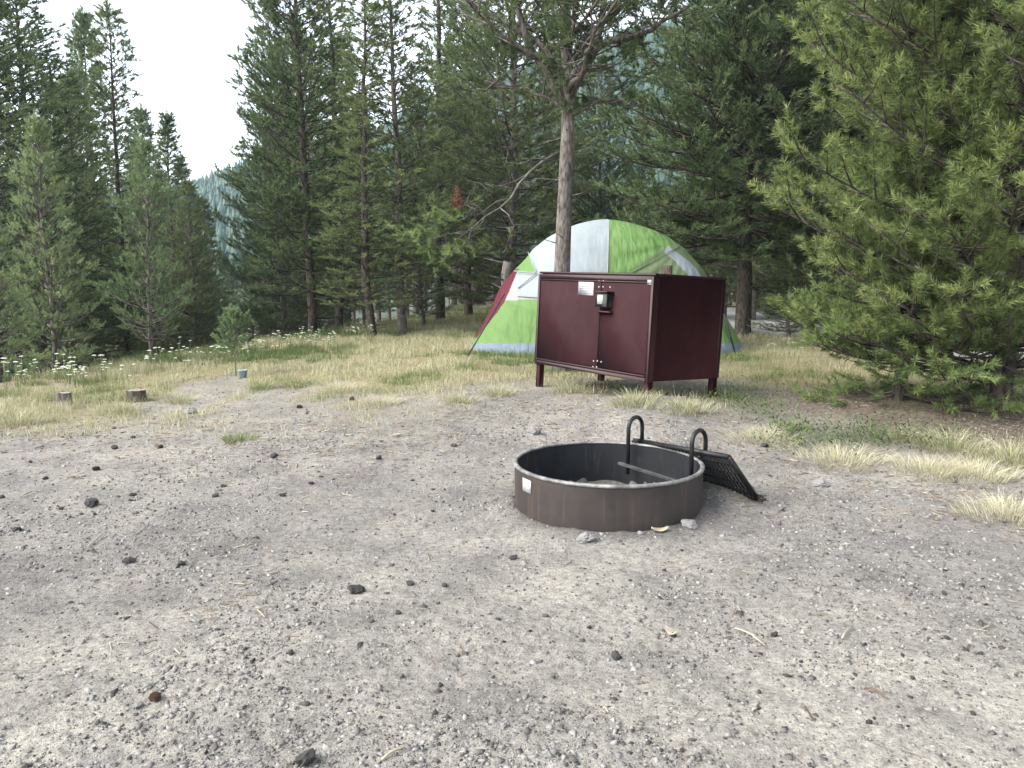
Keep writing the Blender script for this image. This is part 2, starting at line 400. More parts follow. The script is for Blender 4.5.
# hills
RIDGE_AZ = [-180, -90, -50, -36, -30, -24, -20, -14, -6, 2, 8, 14, 22, 32, 45, 90, 180]
RIDGE_EL = [3, 4, 4.5, 4.8, 5.2, 6.0, 7.2, 8.8, 11.6, 14.8, 16.0, 16.8, 17, 16, 14, 6, 3]
def hill_h(az_deg, r):
    el = np.interp(az_deg, RIDGE_AZ, RIDGE_EL)
    top = CAM_Z + 330*np.tan(np.radians(el))
    t = ss(90, 330, r)
    return -3 + (top-6)*t + 10*(fbm(az_deg*.25, r*.02, 55, 3)-.5)*t
def build_hills():
    az = np.linspace(-75, 75, 200); r = np.linspace(85, 480, 50)
    A, Rr = np.meshgrid(az, r)
    Z = hill_h(A, np.minimum(Rr, 330)) - 1.5*np.maximum(Rr-335, 0)*.45
    X = Rr*np.sin(np.radians(A)); Y = Rr*np.cos(np.radians(A))
    nt_ = len(az); i = np.arange(len(r)-1)[:, None]*nt_; j = np.arange(nt_-1)[None, :]
    g = MB(); g.add(np.stack([X, Y, Z], -1), np.stack([i+j, i+nt_+j, i+nt_+j+1, i+j+1], -1).reshape(-1, 4))
    tag(g.obj('hill', M['hill'], smooth=True), kind='structure')
    rng = np.random.default_rng(8); n = 20000
    a = rng.uniform(-42, 42, n); rr = np.sqrt(rng.uniform(130**2, 345**2, n))
    z = hill_h(a, np.minimum(rr, 330)); X = rr*np.sin(np.radians(a)); Y = rr*np.cos(np.radians(a))
    H = rng.uniform(4.5, 9.5, n); W = H*rng.uniform(.15, .24, n)
    f = MB(); k = 6; L = 4
    V = []; Q = []; T = []; tints = []
    base = 0
    ang = np.arange(k)*2*PI/k
    for l in range(L):
        zb = H*(.05+.23*l); zt = H*(.05+.23*l+.40 if l < L-1 else 1.0)
        zt = np.minimum(zt, H) if l < L-1 else H
        wr = W*(1-.22*l)
        ca = ang[None, :]+rng.uniform(0, 6, n)[:, None]
        rad = wr[:, None]*rng.uniform(.6, 1.25, (n, k))
        ring = np.stack([X[:, None]+rad*np.cos(ca), Y[:, None]+rad*np.sin(ca), (z+zb)[:, None]+rng.uniform(-.4, .2, (n, k))*1.0], -1)
        tip = np.stack([X, Y, z+zt], -1)[:, None, :]
        v = np.concatenate([ring, tip], 1)
        jj = np.arange(k); tri = np.stack([jj, (jj+1) % k, np.full(k, k)], 1)
        f.add(v.reshape(-1, 3), tris=(np.arange(n)[:, None, None]*(k+1)+tri[None]).reshape(-1, 3),
              tint=np.repeat(rng.uniform(0, 1, n), k+1))
    tag(f.obj('hillside_forest', M['hill_trees']), 'hazy blue green conifer forest covering the hill beyond the camp', 'forest', kind='stuff')
build_hills()

# ------------------------------------------------------------------ pine generator
def norm(v): return v/(np.linalg.norm(v, axis=-1, keepdims=True)+1e-9)
def needle_buf(P, D, L, nn, nl, nw, rng, base_t=None, spread=54):
    n = len(P); P = np.asarray(P); D = norm(np.asarray(D)); L = np.asarray(L)
    ref = norm(rng.normal(size=(n, 3))); U = norm(np.cross(D, ref)); V = np.cross(D, U)
    t = rng.uniform(0, 1, (n, nn))**.8; ph = rng.uniform(0, 2*PI, (n, nn))
    a = np.radians(spread-30*t+rng.normal(0, 9, (n, nn)))
    b = P[:, None]+D[:, None]*(L[:, None]*t)[..., None]
    d = D[:, None]*np.cos(a)[..., None]+(U[:, None]*np.cos(ph)[..., None]+V[:, None]*np.sin(ph)[..., None])*np.sin(a)[..., None]
    tip = b+d*(nl*rng.uniform(.7, 1.15, (n, nn)))[..., None]
    w = norm(np.cross(d, rng.normal(size=d.shape)))*nw*.5
    v = np.stack([b-w, b+w, tip], 2).reshape(-1, 3)
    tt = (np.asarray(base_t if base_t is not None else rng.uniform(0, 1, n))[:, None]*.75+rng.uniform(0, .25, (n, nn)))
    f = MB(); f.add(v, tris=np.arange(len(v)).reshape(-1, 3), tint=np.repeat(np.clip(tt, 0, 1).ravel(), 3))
    return f
def pine(name, H, Rad, z0, seed, whorl=.24, nb=5, shape=None, el0=-5, el1=45, twig_step=.13, tuft_step=.10,
         tuftL=.10, nn=14, nl=.08, nw=.012, r0=.09, upw=.42, spread=54, needle='needles', bark='bark', dead=6, bend=.05, droop=.0, curl=.25,
         twigf=.42, sides=4, keep=1.0, trunk_pts=None, skip=None, lenvar=.3, branch_r=.014, extra=None):
    rng = np.random.default_rng(seed); rd = random.Random(seed)
    shape = shape or (lambda u: (1-u)**.75*(.75+.25*min(1, u*6+.3)))
    wood = MB(); TP = []; TD = []; TL = []; TT = []
    nz = 18; zz = np.linspace(-.25, H, nz)
    if trunk_pts is None:
        bx = np.cumsum(rng.normal(0, bend*.3, nz)); by = np.cumsum(rng.normal(0, bend*.3, nz)); bx -= bx[1]; by -= by[1]
        tp = np.stack([bx, by, zz], 1)
    else: tp = np.array(trunk_pts); zz = tp[:, 2]
    def tr(z): return r0*np.maximum(.06, (1-z/H))**.8
    rad = tr(np.clip(zz, 0, H)); rad[0] *= 1.35
    wood.tube(tp, rad, 10)
    def at(z): return np.array([np.interp(z, zz, tp[:, 0]), np.interp(z, zz, tp[:, 1]), z])
    def add_branch(z, az, ln, el, bare=False):
        p0 = at(z); h = np.array([math.cos(az), math.sin(az), 0]); sd = np.array([-math.sin(az), math.cos(az), 0])
        s_ = np.linspace(0, 1, 7); wob = rd.uniform(-.15, .15)
        zc = math.sin(el)*s_*ln + curl*ln*s_**2.2 - droop*ln*np.sin(s_*PI*.6)*.5
        pts = p0 + h*(math.cos(el)*ln*s_)[:, None] + sd*(wob*ln*s_**2)[:, None] + np.array([0, 0, 1.])*zc[:, None]
        br = max(.005, min(branch_r*ln**.7+.003, float(tr(z))*.6))
        wood.tube(pts, br*(1-.85*s_)+.0015, sides, caps=False)
        def P(s): return np.array([np.interp(s, s_, pts[:, i]) for i in range(3)])
        n = max(2, int(ln/twig_step)); side = 1
        for i in range(n):
            s = .18+.82*(i+rd.random()*.7)/n
            if s > 1: continue
            side = -side; b = P(s); tl = ln*twigf*(1.15-.75*s)*rd.uniform(.5, 1.15)+.05
            ang = R(rd.uniform(32, 68))*side
            fw = norm(P(min(1, s+.05))-P(s-.05))
            td = norm(fw*math.cos(ang)+np.cross([0, 0, 1.], fw)*math.sin(ang)+np.array([0, 0, rd.uniform(-.12, .38)]))
            e = b+td*tl+np.array([0, 0, tl*.15])
            mid = b+td*tl*.5
            if bare:
                if rd.random() < .6: wood.tube([b, mid, e], [br*.35, br*.25, .001], 3, caps=False)
                continue
            if rd.random() > keep: continue
            wood.tube([b, mid, e], [br*.4+.001, br*.28+.001, .0015], 3, caps=False)
            m = max(1, int(tl/tuft_step))
            for k in range(m):
                u = 1-(k*tuft_step)/tl*rd.uniform(.9, 1.1)
                if u < .15: break
                q = b+(e-b)*u; dd = norm(td+rng.normal(0, .28, 3)+np.array([0, 0, upw]))
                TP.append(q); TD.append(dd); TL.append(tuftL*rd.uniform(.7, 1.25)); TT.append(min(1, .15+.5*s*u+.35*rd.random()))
                if k and rd.random() < .5:
                    d2 = norm(td+np.cross(td, [0, 0, 1.])*rd.choice((-1, 1))*.9+np.array([0, 0, .25]))
                    TP.append(q+d2*tuftL*.4); TD.append(d2); TL.append(tuftL*.9); TT.append(.1+.5*rd.random())
        if not bare:
            for k in range(3):
                TP.append(pts[-1]-h*tuftL*.6*k); TD.append(norm(h+np.array([0, 0, .5])+rng.normal(0, .2, 3))); TL.append(tuftL*1.2); TT.append(.75+.25*rd.random())
    z = z0
    while z < H*.985:
        u = (z-z0)/(H-z0); ph = rd.random()*6.28
        for k in range(nb):
            az = ph+k*2*PI/nb+rd.uniform(-.35, .35)
            if skip and skip(z, az, rd): continue
            ln = Rad*shape(u)*rd.uniform(1-lenvar, 1+lenvar*.7)
            if ln < .06: ln = .06
            add_branch(z+rd.uniform(-.06, .06), az, ln, R(el0+(el1-el0)*u+rd.uniform(-9, 9)))
        z += whorl*rd.uniform(.75, 1.25)*(1-.45*u)
    for k in range(dead):
        add_branch(rd.uniform(max(.25, z0*.3), z0+.15*(H-z0)), rd.random()*6.28, Rad*rd.uniform(.3, .8), R(rd.uniform(-15, 15)), bare=True)
    for k in range(8):                                  # leader
        TP.append(at(H-.05*k*1.0)); TD.append(np.array([0, 0, 1.])+rng.normal(0, .35 if k else .05, 3)); TL.append(tuftL*1.3); TT.append(.9)
    if extra: extra(add_branch, wood, (TP, TD, TL, TT), rd, rng)
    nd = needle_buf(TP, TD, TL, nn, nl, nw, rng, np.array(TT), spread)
    print(name, 'tufts', len(TP), 'tris', len(TP)*nn)
    return wood.mesh('trunk', M[bark], smooth=True), nd.mesh('crown', M[needle])
def make_tree(kind, meshes, loc, rz=0, sc=(1, 1, 1), lean=(0, 0)):
    r = empty(kind, loc, rz); r.scale = sc; r.rotation_euler = (lean[0], lean[1], rz)
    for nm, me in zip(('trunk', 'crown'), meshes):
        o = bpy.data.objects.new(nm, me); C.objects.link(o); o.parent = r
    return r

P = {}
full = lambda u: (1-u)**.7*(.8+.2*min(1, u*5))
slim = lambda u: (1-u)**.55*(.7+.3*math.sin(u*9))
wide = lambda u: math.sqrt(max(0, 1-(1.15*u-.12)**2)) if u < .97 else .2
P['tall_a'] = pine('tall_a', 9.5, 1.55, .9, 11, whorl=.27, nb=5, shape=full, twig_step=.15, tuft_step=.12, tuftL=.13, nn=21, nl=.085, nw=.021, r0=.095, dead=14, bark='bark_dark')
P['tall_b'] = pine('tall_b', 10.5, 1.35, 1.6, 12, whorl=.31, nb=5, shape=slim, twig_step=.15, tuft_step=.12, tuftL=.13, nn=21, nl=.085, nw=.021, r0=.095, dead=22, el0=-14, el1=40, bark='bark_dark')
P['tall_c'] = pine('tall_c', 8.5, 1.75, .5, 13, whorl=.26, nb=5, shape=full, twig_step=.16, tuft_step=.12, tuftL=.14, nn=21, nl=.085, nw=.021, r0=.095, dead=10, el0=-10, bark='bark')
P['spire'] = pine('spire', 9.0, .80, .8, 14, whorl=.25, nb=4, shape=slim, twig_step=.13, tuft_step=.11, tuftL=.13, nn=20, nl=.08, nw=.019, r0=.07, dead=16, el0=-8, el1=50, lenvar=.45, bark='bark_dark')
P['spire_b'] = pine('spire_b', 8.0, 1.0, 1.2, 15, whorl=.26, nb=5, shape=lambda u: (1-u)**.8, twig_step=.14, tuft_step=.11, tuftL=.13, nn=20, nl=.08, nw=.019, r0=.07, dead=18, el0=5, el1=50, lenvar=.4, bark='bark')
P['young_a'] = pine('young_a', 3.3, .78, .25, 16, whorl=.17, nb=5, shape=full, twig_step=.10, tuft_step=.085, tuftL=.09, nn=20, nl=.055, nw=.012, r0=.05, dead=8, el0=0, el1=45, needle='needles_spruce')
P['young_b'] = pine('young_b', 3.1, .85, .35, 17, whorl=.18, nb=5, shape=lambda u: (1-u)**.6*(.75+.25*math.sin(u*14)), twig_step=.10, tuft_step=.09, tuftL=.10, nn=20, nl=.06, nw=.012, r0=.045, dead=10, el0=10, el1=50, needle='needles_spruce')
P['bushy'] = pine('bushy', 6.5, 2.0, 1.7, 18, whorl=.22, nb=6, shape=wide, twig_step=.14, tuft_step=.11, tuftL=.14, nn=22, nl=.085, nw=.017, r0=.14, dead=6, el0=-22, el1=40, bark='bark_dark', twigf=.45)
P['far'] = pine('far', 11.0, 1.5, 1.8, 19, whorl=.42, nb=5, shape=full, twig_step=.26, tuft_step=.22, tuftL=.22, nn=16, nl=.16, nw=.042, r0=.11, dead=10, el0=-10, bark='bark', needle='needles_far')
P['far_b'] = pine('far_b', 10.0, 1.2, 3.2, 20, whorl=.42, nb=5, shape=slim, twig_step=.25, tuft_step=.22, tuftL=.22, nn=16, nl=.16, nw=.042, r0=.12, dead=20, el0=-10, bark='bark', needle='needles_far')

TREES = [
 # kind, proto, px, depth, scale, xy scale, rot, label
 ('young_pine', 'young_a', 48, 9.6, .98, .72, .3, 'young bright green pine with a pointed top, left of the smaller pine on the edge'),
 ('young_pine', 'young_b', 150, 10.6, .93, .80, 1.9, 'small soft green pine between the left pointed pine and the tiny sapling'),
 ('young_pine', 'young_a', -8, 8.4, .62, 1.0, 2.6, 'low young pine cut by the left edge of the photo'),
 ('pine_tree', 'tall_a', 38, 15.5, .99, 1.35, .6, 'tall dense dark pine rising behind the pointed young pine at far left'),
 ('pine_tree', 'tall_b', 124, 17, .84, 1.1, 2.1, 'tall open pine with a bare thin top left of the sky gap'),
 ('pine_tree', 'spire_b', 174, 22, 1.0, 1.3, .2, 'pine with a narrow top standing lowest beside the sky gap'),
 ('pine_tree', 'tall_c', 195, 19, .62, .95, 1.2, 'shorter bushy dark pine under the sky gap'),
 ('pine_tree', 'tall_c', 84, 19, .98, 1.1, 4.2, 'dark pine filling the gap behind the two small left pines'),
 ('pine_tree', 'tall_a', -8, 13, .92, 1.35, 3.3, 'dark pine with only its right half inside the left edge of the photo'),
 ('pine_tree', 'tall_a', 312, 15.0, .98, .98, 5.2, 'broad tall pine with a thick dark trunk right of the sky gap'),
 ('pine_tree', 'tall_c', 284, 18.0, .98, .80, 2.2, 'wide grey green pine whose left side borders the sky gap'),
 ('pine_tree', 'spire', 371, 13.6, .70, 1.7, .9, 'slim pointed pine with a straight dark trunk left of the middle'),
 ('pine_tree', 'spire_b', 402, 14.4, .92, 1.4, 3.9, 'thin grey trunked pine just right of the slim pointed pine'),
 ('pine_tree', 'spire', 338, 17.0, .92, 1.5, 4.4, 'slender pine between the broad pine and the slim pointed one'),
 ('pine_tree', 'tall_b', 440, 19.5, 1.05, 1.15, 1.4, 'tall pine with a reddish brown lower trunk behind the dark low shrubs'),
 ('pine_tree', 'tall_c', 512, 17.5, 1.15, 1.15, .4, 'dark spreading pine behind the long dead bough'),
 ('pine_tree', 'tall_a', 468, 22, 1.15, 1.1, 2.8, 'tall pine left of the forked tree, filling the view above the red twigs'),
 ('young_pine', 'young_b', 424, 17.0, .75, 1.3, .4, 'low dark bushy pine beside the reddish trunk'),
 ('pine_tree', 'bushy', 744, 13.2, .98, 1.08, 4.1, 'wide dark pine on a bare thick trunk right of the maroon locker'),
 ('pine_tree', 'tall_c', 806, 15.5, .80, 1.0, 5.0, 'dark full pine between the bare trunk and the big right pine'),
 ('pine_tree', 'tall_a', 835, 13.0, .98, 1.1, 1.1, 'tall pine directly behind the left side of the big right pine'),
 ('pine_tree', 'tall_b', 930, 12.0, .95, 1.3, 2.6, 'tall pine hidden mostly behind the middle of the big right pine'),
 ('pine_tree', 'tall_b', 690, 26, .95, 1.1, 4.9, 'slim pine in the gap between the tent top and the bare dark trunk'),
 ('pine_tree', 'spire_b', 725, 20.5, .72, 1.2, 1.6, 'thin dark pine just left of the bare thick trunk'),
 ('pine_tree', 'tall_c', 600, 20, .76, 1.0, 3.0, 'lighter green pine directly above the white tent panel'),
 ('pine_tree', 'tall_a', 640, 24, .66, 1.05, 5.6, 'mid green pine below the hill gap behind the green tent panel'),
 ('young_pine', 'young_a', 790, 12.8, .50, 1.6, 2.0, 'low dark shrubby pine right of the bare thick trunk'),
 ('pine_tree', 'tall_a', 1040, 9.5, .9, 1.1, 2.3, 'pine at the right edge behind the big right pine'),
]
for kind, pr, px, d, sc, xy, rz, lab in TREES:
    p = pt(px, 300, d); z = gh(p.x, p.y)
    t = make_tree(kind, P[pr], (p.x, p.y, z), rz, (sc*xy, sc*xy, sc))
    tag(t, lab, 'pine tree')

# forest fill: individual pines behind (shared meshes)
rf = random.Random(5)
fill = []
def try_fill(n, azr, dr, kinds, gap=1.5, avoid=None):
    c = 0; tries = 0
    while c < n and tries < n*40:
        tries += 1
        az = rf.uniform(*azr); d = rf.uniform(*dr); x = d*math.tan(R(az)); y = d
        if any((x-a)**2+(y-b)**2 < gap**2 for a, b in fill): continue
        if avoid and avoid(az, d): continue
        fill.append((x, y)); c += 1
        k = rf.choice(kinds); sc = rf.uniform(.8, 1.1)
        if -22.5 < az < -17.2: sc *= .50+.12*rf.random()      # the low stretch of trees under the open sky
        elif -24.5 < az <= -22.5: sc *= .85
        if 5.5 < az < 13.5: sc *= .52
        t = make_tree('pine_tree', P[k], (x, y, gh(x, y)-.05), rf.random()*6.28, (sc, sc, sc))
        tag(t, 'background pine standing in the shaded forest behind the nearer trees', 'pine tree', 'pines in the forest behind the clearing')
try_fill(46, (-40, -12), (22, 42), ['far', 'far', 'tall_c', 'far_b'])
try_fill(40, (-12, 6), (30, 55), ['far', 'far_b', 'far_b'])
try_fill(22, (5.5, 17), (30, 55), ['far_b', 'far'], avoid=lambda az, d: False)
try_fill(34, (15, 40), (15, 42), ['far', 'far_b', 'tall_c'])
try_fill(40, (-38, 38), (55, 90), ['far', 'far_b'], gap=2.5)

# ------------------------------------------------------------------ the tree in front of the tent
def center_tree():
    base = pt(561, 332, 8.3); z0w = gh(base.x, base.y)
    top = 7.6
    tp = [(0, 0, -.25), (0, 0, 0), (.0, 0, .8), (.02, 0, 1.6), (.05, .02, 2.4), (.06, .02, 2.95), (.02, .0, 3.5), (.0, .05, 4.3), (.05, 0, 5.3), (.02, .05, 6.4), (0, 0, 7.6)]
    def extra(add_branch, wood, T, rd, rng):
        TP, TD, TL, TT = T
        # rising limbs from the fork
        def limb(pts, r, tufts=True, tw=16):
            p = np.array(pts, float); u = np.linspace(0, 1, len(p)); uu = np.linspace(0, 1, 12)
            q = np.stack([np.interp(uu, u, p[:, i]) for i in range(3)], 1); q[1:-1] += rng.normal(0, .015, (10, 3))
            wood.tube(q, r*(1-.75*uu)+.004, 7)
            for k in range(tw):
                s = rd.uniform(.25, 1); b = np.array([np.interp(s, uu, q[:, i]) for i in range(3)])
                d = norm(rng.normal(0, 1, 3)*np.array([1, 1, .35])+np.array([0, 0, .35])); ln = rd.uniform(.25, .8)
                sag = np.array([0, 0, rd.uniform(-.1, .15)])
                e = b+d*ln+sag; wood.tube([b, (b+e)/2+rng.normal(0, .03, 3), e], [.010, .006, .002], 4, caps=False)
                if tufts and rd.random() < .85:
                    for m in range(rd.randint(6, 12)):
                        t = rd.uniform(.45, 1.05); d2 = norm(d+rng.normal(0, .5, 3)+np.array([0, 0, .3]))
                        TP.append(b+(e-b)*t+rng.normal(0, .03, 3)); TD.append(d2); TL.append(.15*rd.uniform(.7, 1.3)); TT.append(rd.uniform(.1, .8))
        limb([(.05, 0, 2.75), (-.18, .03, 3.15), (-.42, 0, 3.45), (-.55, -.05, 4.2), (-.5, 0, 5.4)], .048, tw=26)
        limb([(.06, 0, 2.85), (.28, -.05, 3.2), (.40, 0, 3.7), (.42, .05, 4.6), (.55, 0, 5.6)], .045, tw=26)
        limb([(.04, 0, 3.0), (.35, -.1, 3.35), (.8, -.15, 3.45), (1.25, -.2, 3.7)], .040, tw=20)
        limb([(.04, 0, 3.1), (.25, .1, 3.5), (.7, 0, 3.85), (1.1, .1, 4.3)], .035, tw=16)
        limb([(.02, 0, 3.1), (-.35, .1, 3.5), (-.8, .05, 3.7), (-1.2, -.1, 3.95)], .036, tw=20)
        limb([(.04, 0, 2.9), (.2, -.35, 3.1), (.25, -.7, 3.35)], .028, tw=12)
        limb([(.05, 0, 2.65), (.4, .1, 2.85), (.85, .1, 2.80)], .016, tw=12)
        limb([(.03, 0, 2.75), (-.4, .1, 3.0), (-.9, .0, 2.95)], .016, tw=12)
        limb([(.03, 0, 3.2), (.1, -.4, 3.5), (-.1, -.7, 3.9)], .016, tw=8)
        # thin dead twigs on the clear trunk
        for k in range(16):
            z = rd.uniform(1.3, 3.1); a = rd.random()*6.28; ln = rd.uniform(.1, .35)
            e = np.array([math.cos(a)*ln, math.sin(a)*ln, z+rd.uniform(-.05, .12)])
            wood.tube([[0.03, 0, z], e*.6+np.array([0.02, 0, z])*.4, e], [.007, .005, .002], 4, caps=False)
    me = pine('center', top, 1.35, 3.15, 33, whorl=.33, nb=4, shape=lambda u: (1-.6*u), el0=5, el1=50, twig_step=.17, tuft_step=.12, tuftL=.12, nn=44, nl=.058, nw=.0085,
              r0=.10, dead=0, bark='bark', trunk_pts=tp, keep=.6, lenvar=.45, extra=extra, branch_r=.018, curl=.3, needle='needles')
    t = make_tree('pine_tree', me, (base.x, base.y, z0w)); t.scale = (1.0, 1.0, 1.0)
    tag(t, 'forked pine with a bare grey trunk standing between the maroon locker and the tent', 'pine tree')
    # dead bough, a part of this tree
    w = MB(); rng = np.random.default_rng(4); rd = random.Random(4)
    o = np.array((base.x, base.y, z0w))
    def W(px, py, d): return np.array(pt(px, py, d))-o
    main = [W(561, 152, 8.3), W(545, 160, 8.15), W(530, 172, 8.0), W(519, 184, 7.9), W(511, 198, 7.8), W(500, 208, 7.7), W(486, 216, 7.6), W(472, 228, 7.5), W(456, 240, 7.4)]
    w.tube(main, [.020, .018, .016, .014, .012, .010, .008, .005, .002], 7)
    subs = [[W(530, 172, 8), W(516, 181, 7.9), W(500, 186, 7.9), W(484, 184, 7.9), W(466, 180, 7.9)],
            [W(511, 198, 7.8), W(497, 201, 7.7), W(480, 214, 7.7), W(462, 216, 7.7), W(440, 222, 7.6)],
            [W(500, 208, 7.7), W(508, 214, 7.6), W(514, 226, 7.6), W(508, 240, 7.6), W(505, 252, 7.6)],
            [W(486, 216, 7.6), W(478, 206, 7.6), W(470, 204, 7.6), W(458, 208, 7.6)],
            [W(472, 228, 7.5), W(468, 240, 7.5), W(458, 250, 7.5), W(444, 256, 7.5)],
            [W(486, 216, 7.6), W(480, 226, 7.6), W(466, 232, 7.6), W(446, 234, 7.6), W(430, 240, 7.6)],
            [W(545, 160, 8.1), W(534, 158, 8.0), W(520, 164, 8.0), W(506, 162, 8.0)]]
    for s_ in subs:
        n = len(s_); w.tube(s_, np.linspace(.007, .0015, n), 5)
        for k in range(9):
            i = rd.randint(1, n-2); b = s_[i]+(s_[i+1]-s_[i])*rd.random(); e = b+rng.normal(0, .12, 3)
            w.tube([b, (b+e)/2+rng.normal(0, .02, 3), e], [.004, .003, .001], 3, caps=False)
    ob = w.obj('dead_bough', M['dead_wood'], t, smooth=True); ob['label'] = 'long bare grey bough curving down to the left'
    # live tufts and the red dead spray at its end
    TP, TD = [], []
    for cx, cy, n in ((445, 222, 16), (430, 240, 20), (420, 232, 14), (444, 258, 18), (470, 250, 12), (462, 214, 10), (400, 238, 12), (432, 214, 10), (497, 246, 6)):
        for k in range(n):
            TP.append(W(cx+rd.gauss(0, 9), cy+rd.gauss(0, 6), 7.6+rd.gauss(0, .12))); TD.append(np.array([-.5, 0, .5])+rng.normal(0, .5, 3))
    nd = needle_buf(TP, TD, np.full(len(TP), .10), 34, .055, .005, rng)
    nd.obj('needle_sprays', M['needles_near'], t)
    TP, TD = [], []
    for k in range(10):
        f = rd.random(); TP.append(W(457+rd.gauss(0, 7)*(1-f), 216-22*f, 7.6+rd.gauss(0, .05))); TD.append(np.array([0, 0, 1.])+rng.normal(0, .35, 3))
    nr = needle_buf(TP, TD, np.full(len(TP), .10), 34, .055, .006, rng); o2 = nr.obj('red_spray', M['red_needles'], t); o2['label'] = 'rust red dead needle spray'
    # reddish bare snag post behind (small broken trunk left of the tent top)
center_tree()

# ------------------------------------------------------------------ big right pine
def right_pine():
    p = pt(1000, 412, 6.0); z = gh(p.x, p.y)
    shp = lambda u: (1.0 if u < .45 else (1-((u-.45)/.55)**1.6))*(.88+.12*math.sin(u*22))
    def skip(z, az, rd):                       # the trunk shows below its lowest limbs on the open side
        return z < .95 and abs((az+PI/2+PI) % (2*PI)-PI) < 1.0
    def extra(add_branch, wood, T, rd, rng):
        for z_, az, ln, el in ((.36, PI*1.12, 1.3, 8), (.46, PI*1.2, 1.2, 8), (.52, PI*1.04, 1.4, 10), (.7, PI*1.18, 1.5, 10), (.82, PI*1.24, 1.4, 10), (.62, PI*.93, 1.35, 8), (.75, PI*1.06, 1.5, 10), (.95, PI*.98, 1.75, 6), (1.3, PI*1.03, 1.8, 6), (1.6, PI*1.1, 1.7, 10), (.55, PI*1.25, 1.0, 5), (2.0, PI, 1.7, 10), (2.35, PI*1.08, 1.75, 10), (2.7, PI*.95, 1.6, 14), (.5, PI*1.5, .9, 0), (1.0, PI*1.35, 1.4, 4)):
            add_branch(z_, az, ln, R(el))
    me = pine('right', 6.6, 1.58, .34, 44, whorl=.20, nb=8, shape=shp, skip=skip, el0=2, el1=48, twig_step=.11, tuft_step=.085, upw=.28, spread=64, tuftL=.10, nn=44, nl=.062, nw=.0068, r0=.085,
              needle='needles_near', bark='bark_dark', dead=16, twigf=.40, keep=.93, curl=.24, lenvar=.28, extra=extra, branch_r=.011, sides=5)
    t = make_tree('pine_tree', me, (p.x, p.y, z), 0)
    tag(t, 'big bright yellow green pine with branches down to the grass at the right', 'pine tree')
right_pine()
def bush_pine():
    p = pt(898, 404, 6.4); z = gh(p.x, p.y)
    me = pine('bush', 3.2, 1.0, .10, 45, whorl=.17, nb=7, shape=lambda u: (1-u)**.62*(.82+.18*math.sin(u*17)), el0=-10, el1=55, twig_step=.10, tuft_step=.08, upw=.28, spread=64, tuftL=.10, nn=42, nl=.060, nw=.0068, r0=.055,
              needle='needles_near', bark='bark_dark', dead=6, twigf=.42, keep=.95, curl=.17, lenvar=.3, branch_r=.010)
    tag(make_tree('young_pine', me, (p.x, p.y, z), 1.0), 'bushy young pine with foliage down to the grass left of the big bright pine trunk', 'pine tree')
bush_pine()

# sapling with pot-like pale blue thing
p = on_ground(236, 376)
me = pine('sapling', 1.0, .32, .48, 51, whorl=.11, nb=4, shape=lambda u: (1-u)**.4, bend=.003, twig_step=.06, tuft_step=.05, tuftL=.07, nn=36, nl=.045, nw=.008, r0=.012, needle='needles_spruce', bark='bark', dead=0, el0=15, el1=55)
tag(make_tree('sapling', me, p, 0, (.60, .60, .64)), 'tiny pine sapling with a thin bare stem on the dry grass at left', 'sapling')
p = on_ground(243, 378)
b = MB(); b.lathe([(0, .004), (.035, .004), (.046, .075), (.053, .08), (.053, .088), (.044, .088), (.036, .02), (0, .02)], 20)
o = b.obj('bowl', M['blue_plastic'], smooth=True); o.location = p; tag(o, 'small pale blue bowl at the foot of the pine sapling', 'bowl')

